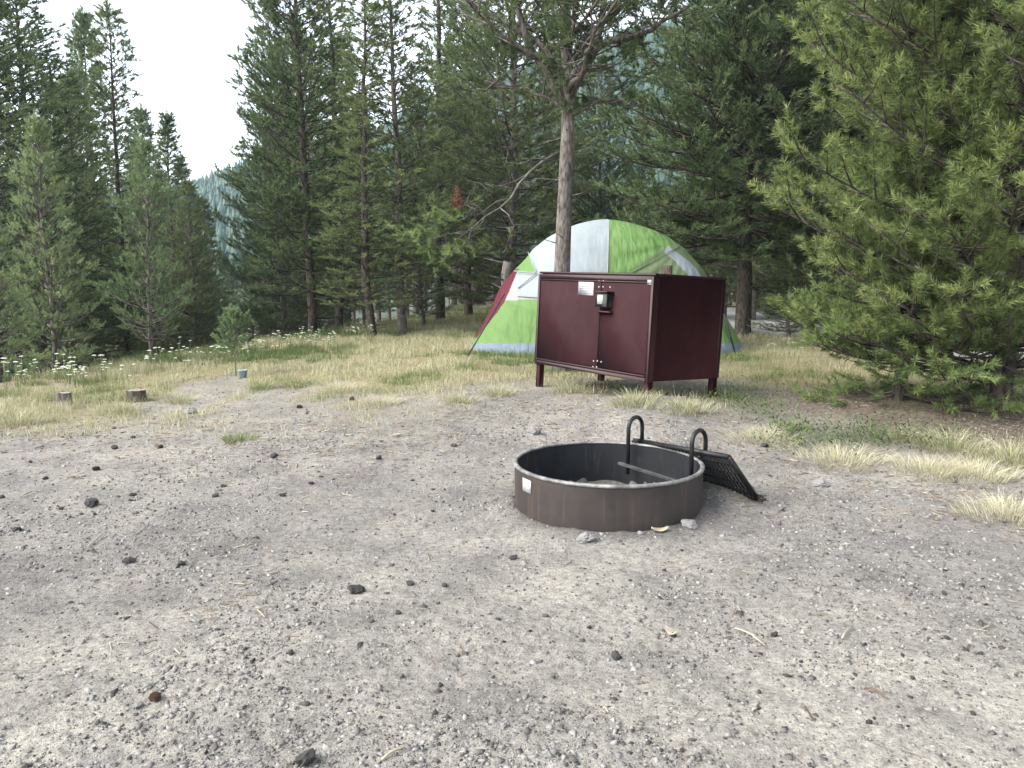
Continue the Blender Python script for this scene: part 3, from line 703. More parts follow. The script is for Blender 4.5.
# ------------------------------------------------------------------ fire ring
def fire_ring():
    cx, cy = RING; zg = 0.0
    root = tag(empty('fire_ring', (cx, cy, zg), 0), 'round steel fire ring with a pale worn rim set in the grey gravel', 'fire ring')
    Ro, Ht, tk = .452, .225, .008
    a = MB(); a.lathe([(Ro, -.06), (Ro, Ht)], 128); a.obj('outer_wall', M['steel_outer'], root, True)
    a = MB(); a.lathe([(Ro-tk, Ht), (Ro-tk, -.06)], 128); a.obj('inner_wall', M['steel_inner'], root, True)
    # rolled rim
    prof = [(Ro-.012+.0, Ht-.004), (Ro-.014, Ht+.002), (Ro-.008, Ht+.006), (Ro+.004, Ht+.005), (Ro+.007, Ht+.001), (Ro+.007, Ht-.005), (Ro+.004, Ht-.009), (Ro+.0005, Ht-.010)]
    a = MB(); a.lathe(prof, 128, closed=True); a.obj('rim', M['rim'], root, True)
    # sticker on the outside
    def patch(a0, a1, z0, z1, r, name, m):
        a = MB(); n = 6; an = np.linspace(a0, a1, n)
        v = [[r*math.cos(t), r*math.sin(t), z] for z in (z0, z1) for t in an]
        v2 = [[(r-.003)*math.cos(t), (r-.003)*math.sin(t), z] for z in (z0, z1) for t in an]
        q = [(i, i+1, n+i+1, n+i) for i in range(n-1)]
        a.add(v+v2, q+[(2*n+i+1, 2*n+i, 3*n+i, 3*n+i+1) for i in range(n-1)]+[(0, n, 3*n, 2*n), (n-1, 3*n-1, 4*n-1, 2*n-1)]+[(i, 2*n+i, 2*n+i+1, i+1) for i in range(n-1)]+[(n+i, n+i+1, 3*n+i+1, 3*n+i) for i in range(n-1)])
        return a.obj(name, m, root)
    patch(R(204), R(213.5), .135, .195, Ro+.0035, 'sticker', M['sticker'])
    # hoops straddling the wall
    ax = norm(np.array([.35, -.39, 0])); out = np.array([.74, .67, 0]); out = norm(out)
    for ang in (64, 5):
        c = np.array([Ro*math.cos(R(ang)), Ro*math.sin(R(ang)), 0])
        rr = .058; ri = .011
        pts = [c-out*rr+np.array([0, 0, .07])]+[c-out*rr+np.array([0, 0, .30])]
        for k in range(9):
            t = PI-k*PI/8; pts.append(c+out*rr*math.cos(t)+np.array([0, 0, .315+rr*math.sin(t)]))
        pts += [c+out*rr+np.array([0, 0, .30]), c+out*rr+np.array([0, 0, .225])]
        a = MB(); a.tube(pts, ri, 10); a.obj('grate_hoop', M['black_iron'], root, True)
        a = MB(); a.tube([c+out*.0+np.array([0, 0, .238]), c+out*rr+np.array([0, 0, .238])], .008, 8)
        a.obj('hinge_bolt', M['black_iron'], root, True)
    # pale cross bar inside
    A = np.array(pt(619, 463, 4.0))-np.array([cx, cy, zg]); B = np.array(pt(679, 482, 3.62))-np.array([cx, cy, zg])
    d = norm(B-A); side = norm(np.cross(d, [0, 0, 1.])); up = np.cross(side, d); Rm = np.stack([d, side, up], 1)
    a = MB(); a.box((A+B)/2, (np.linalg.norm(B-A)/2, .010, .006), Rm, .002); a.obj('cross_bar', M['rim'], root)
    # grate folded outward onto the ground
    Ap = np.array(pt(639, 441, 4.2))-np.array([cx, cy, zg]); Bp = np.array(pt(729, 457, 3.60))-np.array([cx, cy, zg])
    Cp = np.array(pt(757, 498, 3.74))-np.array([cx, cy, zg]); Dp = Ap+(Cp-Bp)
    a = MB()
    a.tube([Ap, Bp], .013, 10); a.tube([Bp, Cp], .012, 8); a.tube([Ap, Dp], .012, 8); a.tube([Dp, Cp], .011, 8)
    for k in range(1, 28):
        t = k/28; a.tube([Ap+(Bp-Ap)*t, Dp+(Cp-Dp)*t], .0060, 6)
    for t in (.18, .4, .62, .84): 
        a.tube([Ap+(Dp-Ap)*t, Bp+(Cp-Bp)*t], .007, 6)
    gr = a.obj('cooking_grate', M['black_iron'], root, True)
    # coil handle
    a = MB(); d = norm(Cp-Dp); pts = []
    n_ = norm(np.cross(d, [0, 0, 1.])); u_ = np.cross(n_, d)
    s0 = Cp-d*.06+np.array([0, 0, .002])
    for k in range(60):
        t = k/59; w = t*2*PI*6; pts.append(s0+d*.095*t+(n_*math.cos(w)+u_*math.sin(w))*.015)
    a.tube(pts, .0035, 5); a.tube([s0-d*.02, s0+d*.115], .007, 6); a.obj('coil_handle', M['black_iron'], gr, True)
    # ear at the far end of the hinge rod
    a = MB(); e = Ap; a.tube([e-d*.0, e-ax*.035], .012, 8); a.tube([e-ax*.02-out*.03, e-ax*.02+out*.03], .008, 8); a.obj('hinge_end', M['black_iron'], gr, True)
    # ash bed
    a = MB(); rng = np.random.default_rng(2); rr = np.linspace(0, Ro-tk-.002, 26); th = np.arange(96)*2*PI/96
    Rr, T = np.meshgrid(rr, th, indexing='ij'); X = Rr*np.cos(T); Y = Rr*np.sin(T)
    Z = -.045+.05*fbm(X*7+3, Y*7, 5, 4)+.07*ss(.3, 0, np.hypot(X-.2, Y-.05))
    i = np.arange(25)[:, None]*96; j = np.arange(96)[None, :]; j2 = (j+1) % 96
    a.add(np.stack([X, Y, Z], -1), np.stack([i+j, i+96+j, i+96+j2, i+j2], -1).reshape(-1, 4))
    o = a.obj('ash', M['ash'], smooth=True); o.location = (cx, cy, zg); tag(o, 'grey ash and charcoal bed inside the steel fire ring', 'ash', kind='stuff')
fire_ring()

# ------------------------------------------------------------------ maroon locker
def locker():
    Nt = np.array(pt(656, 274.5, 5.87)); Lt = np.array(pt(540, 272.5, 7.03)); Bt = np.array(pt(721.5, 279, 6.40))
    x = norm(Nt-Lt); yv = Bt-Nt; y = norm(yv-x*np.dot(x, yv)); z = np.cross(x, y)
    W = np.linalg.norm(Nt-Lt); D = np.dot(yv, y); Hb = .835
    base = Lt-z*Hb                     # lower front left corner of the body
    root = bpy.data.objects.new('food_locker', None); C.objects.link(root); root.empty_display_size = .1
    m = Matrix(((x[0], y[0], z[0], base[0]), (x[1], y[1], z[1], base[1]), (x[2], y[2], z[2], base[2]), (0, 0, 0, 1))); root.matrix_world = m
    tag(root, 'large maroon metal bear proof food locker on short legs in front of the tent', 'food locker')
    fr = .030
    a = MB()                            # shell: sides, back, top, floor
    a.box((W/2, D/2+.012, Hb/2), (W/2-.004, D/2-.014, Hb/2-.006), None, .006); a.obj('body', M['maroon'], root)
    a = MB(); a.box((W/2, D/2, Hb), (W/2+.003, D/2+.006, .009), None, .004); a.obj('lid', M['maroon_edge'], root)
    a = MB()
    a.box((fr/2+.001, .004, Hb/2-.008), (fr/2, .022, Hb/2-.006), None, .003); a.box((W-fr/2-.001, .004, Hb/2-.008), (fr/2, .022, Hb/2-.006), None, .003)
    a.box((W/2, .005, Hb-.032), (W/2-fr-.001, .020, .019), None, .003); a.box((W/2, .005, .018), (W/2-fr-.001, .020, .017), None, .003)
    a.box((W/2, -.006, .047), (W/2-fr-.001, .016, .006), None, .002)
    a.box((W/2, -.004, Hb-.062), (W/2-fr-.001, .012, .005), None, .002)
    a.obj('front_frame', M['maroon_edge'], root)
    # corner posts running down the side faces
    a = MB(); a.box((W-.004, .035, Hb/2-.01), (.004, .012, Hb/2-.02), None, .002); a.box((W-.004, D-.02, Hb/2-.01), (.004, .018, Hb/2-.02), None, .002); a.obj('side_trim', M['maroon_edge'], root)
    xs = W*.590; z0, z1 = .058, Hb-.072
    def door(xa, xb):
        a = MB(); a.box(((xa+xb)/2, -.002, (z0+z1)/2), ((xb-xa)/2, .010, (z1-z0)/2), None, .003); return a.obj('door', M['maroon'], root)
    dl = door(fr+.006, xs-.003); dr = door(xs+.003, W-fr-.006)
    a = MB(); a.box((W/2, .0145, (z0+z1)/2), (W/2-fr, .003, (z1-z0)/2)); a.obj('door_recess', M['dark_gap'], root)
    # perspective-correct helper: fraction across the front
    def fx(px): 
        k = (px-540)/116.; dn, dl_ = 5.87, 7.03
        return W*(k*dl_)/(k*dl_+(1-k)*dn) if False else W*(k/dn)/((k/dn)+((1-k)/dl_)) if False else W*k*dl_/(dn+k*(dl_-dn))*1.0
    def fxx(px):                        # solve projection along the front edge
        lo, hi = 0., W
        for _ in range(30):
            mdl = (lo+hi)/2; q = Lt+x*mdl; dd = q[1]*cp-(q[2]-CAM_Z)*sp; u = 512+F*q[0]/dd
            if u < px: lo = mdl
            else: hi = mdl
        return lo
    def fz(px, py):
        mx = fxx(px); lo, hi = -.5, Hb
        for _ in range(30):
            md = (lo+hi)/2; q = base+x*mx+z*md; dd = q[1]*cp-(q[2]-CAM_Z)*sp; v = 384-F*(q[1]*sp+(q[2]-CAM_Z)*cp)/dd
            if v > py: lo = md
            else: hi = md
        return lo
    def plate(pxa, pxb, pya, pyb, name, mt, par, yy=-.0145, th=.002):
        xa, xb = fxx(pxa), fxx(pxb); pm = (pxa+pxb)/2; za, zb = fz(pm, pyb), fz(pm, pya)
        a = MB(); a.box(((xa+xb)/2, yy, (za+zb)/2), ((xb-xa)/2, th, (zb-za)/2), None, .0008); o = a.obj(name, mt, par); return xa, xb, za, zb, o
    xa, xb, za, zb, o = plate(580.5, 595.8, 282, 295.2, 'notice_plate', M['plate'], dl)
    o['label'] = 'grey metal notice plate with small engraved lines'
    a = MB()
    for k in range(5):
        zz = zb-(zb-za)*(k+1)/6; a.box(((xa+xb)/2, -.0170, zz), ((xb-xa)*.38*(1-.15*(k % 2)), .0006, .0022))
    a.obj('engraving', M['ink'], o)
    xa, xb, za, zb, o = plate(649.3, 658.3-2.5, 280, 285, 'name_tag', M['plate'], dr)
    a = MB(); 
    for k in range(3): a.box((xa+(xb-xa)*(k+1)/4, -.0170, (za+zb)/2), ((xb-xa)*.07, .0006, (zb-za)*.25))
    a.obj('engraving', M['ink'], o)
    # latch housing
    xa, xb = fxx(603.5), fxx(615.5); za, zb = fz(610, 307.5), fz(610, 293.5)
    a = MB(); a.box(((xa+xb)/2, -.045, (za+zb)/2), ((xb-xa)/2, .033, (zb-za)/2), None, .006); lt = a.obj('latch_housing', M['black_iron'], dr)
    a = MB(); a.box(((xa+xb)/2+.002, -.052, zb+.012), ((xb-xa)/2+.012, .045, .005), None, .002); a.obj('latch_hood', M['maroon_edge'], lt)
    sa, sb = xa+(xb-xa)*.22, xb-(xb-xa)*.34
    a = MB(); a.box(((sa+sb)/2, -.0795, (za+zb)/2+.006), ((sb-sa)/2, .0012, (zb-za)*.33)); st = a.obj('latch_sticker', M['sticker'], lt)
    a = MB(); a.tube([((sa+sb)/2+.011*math.cos(t), -.0812, (za+zb)/2+.010+.017*math.sin(t)) for t in np.linspace(0, 2*PI, 17)], .0022, 4, caps=False); a.obj('sticker_symbol', M['ink'], st)
    xa, xb = fxx(601.5), fxx(616.5); zz = fz(609, 311.8)
    a = MB(); a.box(((xa+xb)/2, -.032, zz), ((xb-xa)/2, .020, .005), None, .002); a.obj('door_handle', M['maroon_edge'], dr)
    # rivets
    for (u, v) in ((600.8, 281), (605, 281), (600.8, 287), (605, 287), (612, 287.2), (599.7, 361), (603.6, 361), (607.4, 361.8), (599.5, 366.8), (603.2, 367)):
        a = MB(); xx, zz = fxx(u), fz(u, v); a.lathe([(0, .004), (.0045, .003), (.007, 0)], 10)
        o = a.obj('rivet', M['sticker'], root, True); o.rotation_euler = (PI/2, 0, 0); o.location = (xx, -.0125, zz)
    # legs
    for lx, ly in ((.035, .03), (W-.035, .03), (.035, D-.035), (W-.035, D-.035)):
        q = base+x*lx+y*ly; L = q[2]-gh(q[0], q[1])+.04; L = max(L, .08)
        a = MB(); a.box((lx, ly, -L/2+.012), (.027, .027, L/2+.008), None, .003); a.obj('leg', M['maroon'], root)
    return root
locker()

# ------------------------------------------------------------------ tent
def tent():
    base = pt(603, 352, 11.4); zg = gh(base.x, base.y)
    root = tag(empty('tent', (base.x, base.y, zg), 0), 'green and white dome tent with a maroon edge pitched behind the maroon locker', 'tent')
    a_, b_ = 1.94, 1.30
    zs = [0, .10, .57, 1.12, 1.43, 1.60, 1.70, 1.79, 1.84, 1.86]
    ws = [1.0, .985, .855, .735, .60, .475, .365, .22, .10, 0.0]
    nz, nth = 170, 460
    u = np.linspace(0, 1, nz); zz = 1.86*np.sin(u*PI/2)**1.0
    # smooth profile
    w = np.interp(zz, zs, ws)
    ker = np.ones(7)/7; w2 = np.convolve(np.pad(w, 3, mode='edge'), ker, 'valid'); w2[-1] = 0.0; w2[0] = 1.0
    th = np.linspace(0, 2*PI, nth, endpoint=False)
    n_ = 3.0+0*zz; n_ = 3.4-1.3*(zz/1.86)**1.5
    Z = np.broadcast_to(zz[:, None], (nz, nth)); ct = np.cos(th)[None]; st = np.sin(th)[None]
    r = 1/((np.abs(ct)**n_[:, None]+np.abs(st)**n_[:, None])**(1/n_[:, None]))
    X = a_*w2[:, None]*r*ct; Y = b_*w2[:, None]*r*st
    # loose fabric: shallow folds running from the pole hub and wall corners
    fold = .007*np.sin(np.arctan2(Z-1.55, X-1.1)*26)*(X > .05)*ss(.15, .7, np.hypot(X-1.1, Z-1.55))+.010*np.sin((X+1.6*Z)*17+2*np.sin(X*3))*(Z < .75)*ss(.05, .2, Z)*ss(.75, .6, Z)+.006*np.sin(X*6+Z*3)
    Y = Y+fold*np.sign(Y)*ss(0, .4, np.abs(Y))*-1
    X = X*(1-.02*ss(.35, .75, Z/1.86)*(X > 0)*ss(0, 1.0, X))*(1-.10*ss(.42, .72, Z/1.86)*ss(0, -.8, X))
    V = np.stack([X, Y, Z], -1).reshape(-1, 3)
    i = np.arange(nz-1)[:, None]*nth; j = np.arange(nth)[None, :]; j2 = (j+1) % nth
    Q = np.stack([i+j, i+j2, i+nth+j2, i+nth+j], -1).reshape(-1, 4)
    cx = V[Q].mean(1)
    def proj(x_, y_, z_):
        wx = base.x+x_; wy = base.y+y_; wz = zg+z_-CAM_Z; dd = wy*cp-wz*sp
        return 512+F*wx/dd, 384-F*(wy*sp+wz*cp)/dd
    px, py = proj(cx[:, 0], -np.abs(cx[:, 1]), cx[:, 2])      # the back repeats the pattern of the front
    edge = np.abs(cx[:, 0])/(a_*np.interp(cx[:, 2], zz, w2)+1e-6)
    def inpoly(poly):
        ins = np.zeros(len(px), bool); n = len(poly)
        for k in range(n):
            x1, y1 = poly[k]; x2, y2 = poly[(k+1) % n]
            c = ((y1 > py) != (y2 > py)) & (px < (x2-x1)*(py-y1)/((y2-y1) if y2 != y1 else 1e-9)+x1); ins ^= c
        return ins
    cls = np.full(len(px), 0)                       # 0 green
    cls[(px < 609+(py-222)*-.02)] = 1                           # white fly
    cls[(px < 560) & (py > 300)] = 0
    cls[(py > 300)] = 0
    grey = (px < 545) & (py > 270) & (py <= 300); cls[grey] = 2
    cls[inpoly([(513, 268), (536, 273), (560, 268), (560, 299), (524, 295), (517, 285)])] = 1
    cls[inpoly([(511, 272), (528, 252), (536, 273)])] = 0
    cls[inpoly([(678, 243), (660, 250), (622, 278), (625, 300), (700, 300), (706, 275)])] = 3
    cls[inpoly([(668, 246), (664, 252), (676, 262), (694, 282), (706, 282), (690, 262)]) & (cx[:, 1] < 0)] = 6
    cls[(cls == 3) & (cx[:, 1] > 0)] = 0
    cls[(px < 603) & (edge > np.interp(py, [269, 300, 336], [.89, .90, .985])) & (py > 269) & (py < 338)] = 4
    cls[(px < 560) & (edge > .975) & (py > 255) & (py < 269)] = 4
    cls[py > 343.5] = 5
    cls[(cls == 6) & (edge > .985)] = 0
    names = ['green_panel', 'white_panel', 'grey_panel', 'mesh_panel', 'maroon_panel', 'floor_skirt', 'white_strip']
    mats = [M['tent_green'], M['tent_white'], M['tent_grey'], M['tent_mesh'], M['tent_red'], M['tent_skirt'], M['tent_white']]
    for k in range(7):
        q = Q[cls == k]
        if not len(q): continue
        used, inv = np.unique(q, return_inverse=True)
        g = MB(); g.add(V[used], inv.reshape(-1, 4)); g.obj(names[k], mats[k], root, True)
    # seams
    def unproj(sx, sy):
        yy = -b_*.6
        for _ in range(25):
            d0 = pt(sx, sy, 1)-Vector((0, 0, CAM_Z)); t = (base.y+yy)/d0.y
            xx = d0.x*t-base.x; z_ = CAM_Z+d0.z*t-zg
            wv = np.interp(z_, zz, w2); nn = 3.4-1.3*(max(z_, 0)/1.86)**1.5
            yy = .6*yy+.4*(-b_*wv*max(0, 1-min(1, abs(xx)/(a_*wv+1e-6))**nn)**(1/nn))
        return xx, z_
    def seam(pts, r=.006, m='tent_grey'):
        g = MB(); P3 = []
        for (sx, sy) in pts:
            xx, z_ = unproj(sx, sy); wv = np.interp(z_, zz, w2); nn = 3.4-1.3*(z_/1.86)**1.5
            rem = 1-min(1, abs(xx)/(a_*wv+1e-6))**nn; yy = -b_*wv*max(0, rem)**(1/nn); P3.append((xx, yy-.008, z_))
        g.tube(P3, r, 5); return g.obj('seam', M[m], root, True)
    def lin(p, q, n=16): return [(p[0]+(q[0]-p[0])*t, p[1]+(q[1]-p[1])*t) for t in np.linspace(0, 1, n)]
    seam(lin((609, 226), (607, 300)), .007)
    seam(lin((680, 246), (622, 278)), .006, 'tent_green')
    seam(lin((514, 271), (536, 273)), .008, 'tent_grey'); seam(lin((536, 273), (518, 288)), .008, 'tent_grey'); seam(lin((518, 296), (560, 299)), .009)
    seam(lin((528, 252), (536, 273)), .006)
    # hub where the poles cross, poles down the corners
    g = MB()
    def corner(sx, sy):
        P3 = []
        for k in range(0, nz-2, 4):
            wv = w2[k]; nn = 3.4-1.3*(zz[k]/1.86)**1.5; r_ = (1/(2*(math.sqrt(.5)**nn))**(1/nn)); P3.append((sx*a_*wv*r_*math.sqrt(.5)*1.012, sy*b_*wv*r_*math.sqrt(.5)*1.012, zz[k]+.006))
        return P3
    for sx in (-1, 1):
        for sy in (1,):
            g = MB(); g.tube(corner(sx, sy), .008, 6); g.obj('pole', M['pole'], root, True)
    # outer pole leg and guy at right
    g = MB(); q0 = np.array(pt(723, 312, 10.4))-np.array(root.location); q1 = np.array(pt(735, 352, 10.4))-np.array(root.location)
    q1[2] = 0.0; g.tube([q0+np.array([-.1, .1, .0]), q0, (q0+q1)/2+np.array([.01, 0, 0]), q1], .014, 6); g.obj('pole_leg', M['pole'], root, True)
    g = MB(); q0 = np.array((-1.45, -1.0, .8)); g.tube([q0, (-1.75, -1.25, .3), (-1.93, -1.42, 0)], .010, 6); g.obj('pole_leg', M['pole'], root, True)
tent()

# wooden post behind the locker
p = pt(666, 300, 8.4); zb = gh(p.x, p.y); top = pt(666, 265.5, 8.4).z
b = MB(); Hh = top-zb; b.lathe([(.062, -.1), (.060, Hh-.008), (.055, Hh), (0, Hh+.002)], 18); o = b.obj('post', M['bark_red'], smooth=False); o.location = (p.x, p.y, zb)
tag(o, 'round brown wooden post top showing just above the locker lid', 'post')

# broken reddish snag left of tent top, thin trunk further left
for (px, yb, yt, d, w_, mt, lab) in ((507, 320, 262, 13.5, .10, 'bark', 'short broken brown snag just left of the tent top'),
                                     (475, 306, 262, 30, .16, 'bark', 'straight grey trunk with a lit side standing alone in the back clearing'),
                                     (496, 306, 250, 33, .12, 'bark', 'thin grey trunk right of the lone trunk in the back clearing')):
    p = pt(px, yb, d); zb = gh(p.x, p.y); top = pt(px, yt-120 if d > 20 else yt, d).z
    b = MB(); n = 9; pts = [(.02*math.sin(k*1.7), .02*math.cos(k*2.1), -.2+(top-zb+.2)*k/(n-1)) for k in range(n)]
    root = empty('snag' if d < 20 else 'pine_tree', (p.x, p.y, zb)); b.tube(pts, np.linspace(w_*1.15, w_*.85, n), 10); b.obj('trunk', M[mt], root, True)
    g = MB(); rd = random.Random(int(px))
    for k in range(9 if d > 20 else 3):
        z = rd.uniform(.5, 1)*(top-zb); a = rd.random()*6.28; e = (math.cos(a)*.4, math.sin(a)*.4, z+.1); g.tube([(0, 0, z), e], [.02, .004], 4)
    g.obj('broken_branch', M[mt], root); tag(root, lab, 'tree trunk')

# cut stumps
for (px, py, w_, h_, lab) in ((64, 404, .13, .10, 'smaller pale cut stump at far left on the grassy edge'), (137, 401, .165, .10, 'darker wider cut stump right of the other stump')):
    p = on_ground(px, py); root = empty('tree_stump', p, .4); rad = w_/2
    a = MB(); n = 28; rd = np.random.default_rng(px); rr = rad*(1+rd.normal(0, .06, n)); an = np.arange(n)*2*PI/n
    lv = [(-.06, 1.25), (.0, 1.12), (.04, 1.0), (h_, .98)]
    v = [[rr[j]*s*math.cos(an[j]), rr[j]*s*math.sin(an[j]), z+(rd.normal(0, .004) if z == h_ else 0)] for z, s in lv for j in range(n)]
    q = [(k*n+j, k*n+(j+1) % n, (k+1)*n+(j+1) % n, (k+1)*n+j) for k in range(3) for j in range(n)]
    a.add(v, q); a.obj('bark', M['bark_dark'] if px > 100 else M['bark'], root)
    a = MB(); top = [[rr[j]*.99*math.cos(an[j]), rr[j]*.99*math.sin(an[j]), h_+.001] for j in range(n)]+[[0, 0, h_+.004]]
    a.add(top, tris=[(j, (j+1) % n, n) for j in range(n)]); a.obj('cut_face', M['cut_wood'], root); tag(root, lab, 'stump')

# ------------------------------------------------------------------ rocks and cones
def blob(seed, sub=2, rough=.22, flat=.7, angular=False):
    import bmesh
    bm = bmesh.new(); bmesh.ops.create_icosphere(bm, subdivisions=sub, radius=1); rng = np.random.default_rng(seed)
    dirs = norm(rng.normal(size=(9, 3))); amp = rng.uniform(-rough, rough, 9); cuts = norm(rng.normal(size=(7, 3))); cd = rng.uniform(.6, .85, 7)
    for v in bm.verts:
        p = np.array(v.co); k = 1+sum(a*max(0, float(p@d))**2 for a, d in zip(amp, dirs)); p = p*k
        for c, d in zip(cuts, cd):
            e = float(p@c)-d
            if e > 0: p = p-c*e*.9
        p = p*(1+rng.normal(0, .07))+rng.normal(0, .03, 3); v.co = (p[0], p[1]*.85, p[2]*flat)
    me = bpy.data.meshes.new('stone'); bm.to_mesh(me); bm.free(); return me
blobs_black = [blob(s, 3, .35, .7) for s in (1, 2, 3, 4)]; blobs_grey = [blob(s, 3, .3, .55) for s in (11, 12, 13)]
for m_ in blobs_black: m_.materials.append(M['black_stone'])
for m_ in blobs_grey: m_.materials.append(M['grey_stone'])
def place_stone(me, px, py, wpx, label, cat='stone', group=None, name='stone', rz=None):
    p = on_ground(px, py); d = p.y*cp-(p.z-CAM_Z)*sp; r = wpx/F*d/2
    o = bpy.data.objects.new(name, me); C.objects.link(o); rd = random.Random(int(px*7+py))
    o.location = (p.x, p.y, p.z+r*.32); o.scale = (r, r, r); o.rotation_euler = (rd.uniform(-.3, .3), rd.uniform(-.3, .3), rz if rz is not None else rd.uniform(0, 6.28))
    return tag(o, label, cat, group)
G3 = blobs_grey
place_stone(G3[0], 534, 434, 18, 'rounded grey rock behind the left side of the fire ring', rz=0)
place_stone(G3[1], 586, 541, 20, 'flat grey rock lying in front of the fire ring', rz=0)
place_stone(G3[2], 690, 527, 19, 'grey rock against the right foot of the fire ring', rz=0)
place_stone(G3[1], 821, 486, 16, 'grey rock on the gravel right of the folded grate', rz=0)
place_stone(G3[0], 612, 534, 9, 'small grey pebble touching the front foot of the fire ring')
place_stone(G3[2], 640, 534, 8, 'pale pebble beside the dry leaf at the ring foot')
place_stone(G3[2], 190, 413, 14, 'pale grey rock between the gravel and the left grass', rz=0)
place_stone(G3[1], 137, 707, 11, 'light stone just left of the brown pine cone')
place_stone(G3[0], 503, 727, 10, 'white pebble left of its twin near the bottom edge')
place_stone(G3[2], 530, 726, 9, 'white pebble right of its twin near the bottom edge')
B4 = blobs_black
named = [(357, 592, 16, 'largest black cinder lump in the middle of the gravel'), (411, 584, 9, 'black cinder right of the largest lump'), (445, 586, 7, 'black cinder at the right end of the row of three'),
         (398, 614, 6, 'small black cinder below the row of three'), (513, 559, 8, 'lone black cinder left of the fire ring front'), (275, 457, 9, 'square black cinder in front of the dry grass'),
         (93, 505, 16, 'long dark lump on the left gravel'), (306, 762, 22, 'dark lump at the bottom edge of the photo'), (617, 658, 12, 'dark stone below the fire ring'),
         (180, 565, 10, 'dark lump right of its twin at left'), (129, 563, 12, 'dark lump left of its twin at left'), (774, 636, 8, 'black chip on the right gravel'),
         (764, 447, 8, 'dark lump at the foot of the dry tuft right of the grate'), (945, 594, 6, 'tiny black chip on the far right gravel'), (18, 531, 10, 'dark lump by the left edge')]
for k, (px, py, w_, lab) in enumerate(named): place_stone(B4[k % 4], px, py, w_, lab, name='cinder', cat='cinder')
rd = random.Random(9)
for k in range(46):
    px = rd.uniform(0, 560) if k < 22 else rd.uniform(560, 1000); py = rd.uniform(428, 520) if k < 30 else rd.uniform(520, 760)
    if 500 < px < 790 and py < 545: continue
    place_stone(rd.choice(B4), px, py, rd.uniform(3.5, 6.5), 'small dark cinder scattered on the grey gravel', 'cinder', 'small dark cinders on the gravel', 'cinder')
def pine_cone():
    a = MB(); rng = np.random.default_rng(1)
    a.lathe([(0, -.9), (.4, -.75), (.6, -.2), (.5, .4), (.2, .85), (0, .95)], 14)
    for k in range(110):
        t = k/110; z = -.85+1.75*t; rr = .72*math.sin(PI*min(1, (t*.85+.12)))**.7; an = k*2.399
        d = np.array([math.cos(an), math.sin(an), .35]); s = np.array([-math.sin(an), math.cos(an), 0])
        b0 = np.array([math.cos(an)*rr*.6, math.sin(an)*rr*.6, z]); tip = b0+norm(d)*.42
        a.add([b0-s*.1, b0+s*.1, tip+s*.13, tip-s*.13, tip+np.array([0, 0, .07]), b0+np.array([0, 0, .1])], [(0, 1, 2, 3)], [(3, 2, 4), (0, 3, 5), (1, 5, 2), (3, 4, 5), (2, 5, 4)])
    return a.mesh('pine_cone', M['cone'])
pc = pine_cone(); o = place_stone(pc, 155, 699, 13, 'brown open pine cone lying on pale gravel at lower left', 'pine cone', name='pine_cone'); o.rotation_euler = (1.3, .2, .7)
for px, py, w_, lab in ((300, 408, 6, None), (96, 470, 7, None), (160, 448, 6, None), (352, 400, 6, None)):
    o = place_stone(pc, px, py, w_, 'small dark pine cone on the gravel edge by the left grass', 'pine cone', 'pine cones near the left grass', 'pine_cone'); o.rotation_euler = (1.4, 0, px)
# dry leaf / bark chips
for px, py, L_, lab in ((660, 532, 18, 'curled tan leaf at the foot of the fire ring'), (671, 636, 14, 'pale wood chip right of centre on the gravel')):
    p = on_ground(px, py); d = p.y; L = L_/F*d; a = MB(); n = 9
    v = []
    for k in range(n):
        t = k/(n-1); w_ = math.sin(PI*t)*.22+.02; v += [(L*(t-.5), -L*w_, .006+.012*(t-.5)**2*4), (L*(t-.5), 0, .003+.010*(t-.5)**2*4), (L*(t-.5), L*w_, .009+.012*(t-.5)**2*4)]
    q = [(3*k+j, 3*k+3+j, 3*k+4+j, 3*k+1+j) for k in range(n-1) for j in range(2)]
    a.add(v, q, tint=.95); o = a.obj('dry_leaf' if px < 665 else 'wood_chip', M['litter']); o.location = (p.x, p.y, p.z+.004); o.rotation_euler = (0, 0, .1 if px < 665 else -.9)
    so = o.modifiers.new('thick', 'SOLIDIFY'); so.thickness = .0015; tag(o, lab, 'leaf' if px < 665 else 'wood chip')
# loose twigs, one by one
for i, (x0, y0, x1, y1, lab) in enumerate(((88, 548, 104, 534, 'pale twig on the left gravel'), (735, 630, 765, 647, 'long tan twig right of centre'), (842, 640, 852, 628, 'upright-looking pale twig on the right gravel'),
                                       (865, 690, 888, 702, 'reddish twig at lower right'), (20, 498, 32, 493, 'short grey twig by the left edge'), (382, 762, 405, 750, 'curved thin twig at the bottom edge'))):
    A, B = on_ground(x0, y0), on_ground(x1, y1); A.z += .006; B.z += .006; mid = (A+B)/2+Vector((.004, .006, .006)); a = MB()
    a.tube([A, A.lerp(mid, .5)+Vector((0, .002, .002)), mid, B.lerp(mid, .5), B], [.0035, .003, .003, .0025, .0015], 6, tint=.9 if i != 3 else .3); tag(a.obj('twig', M['litter'], smooth=True), lab, 'twig')

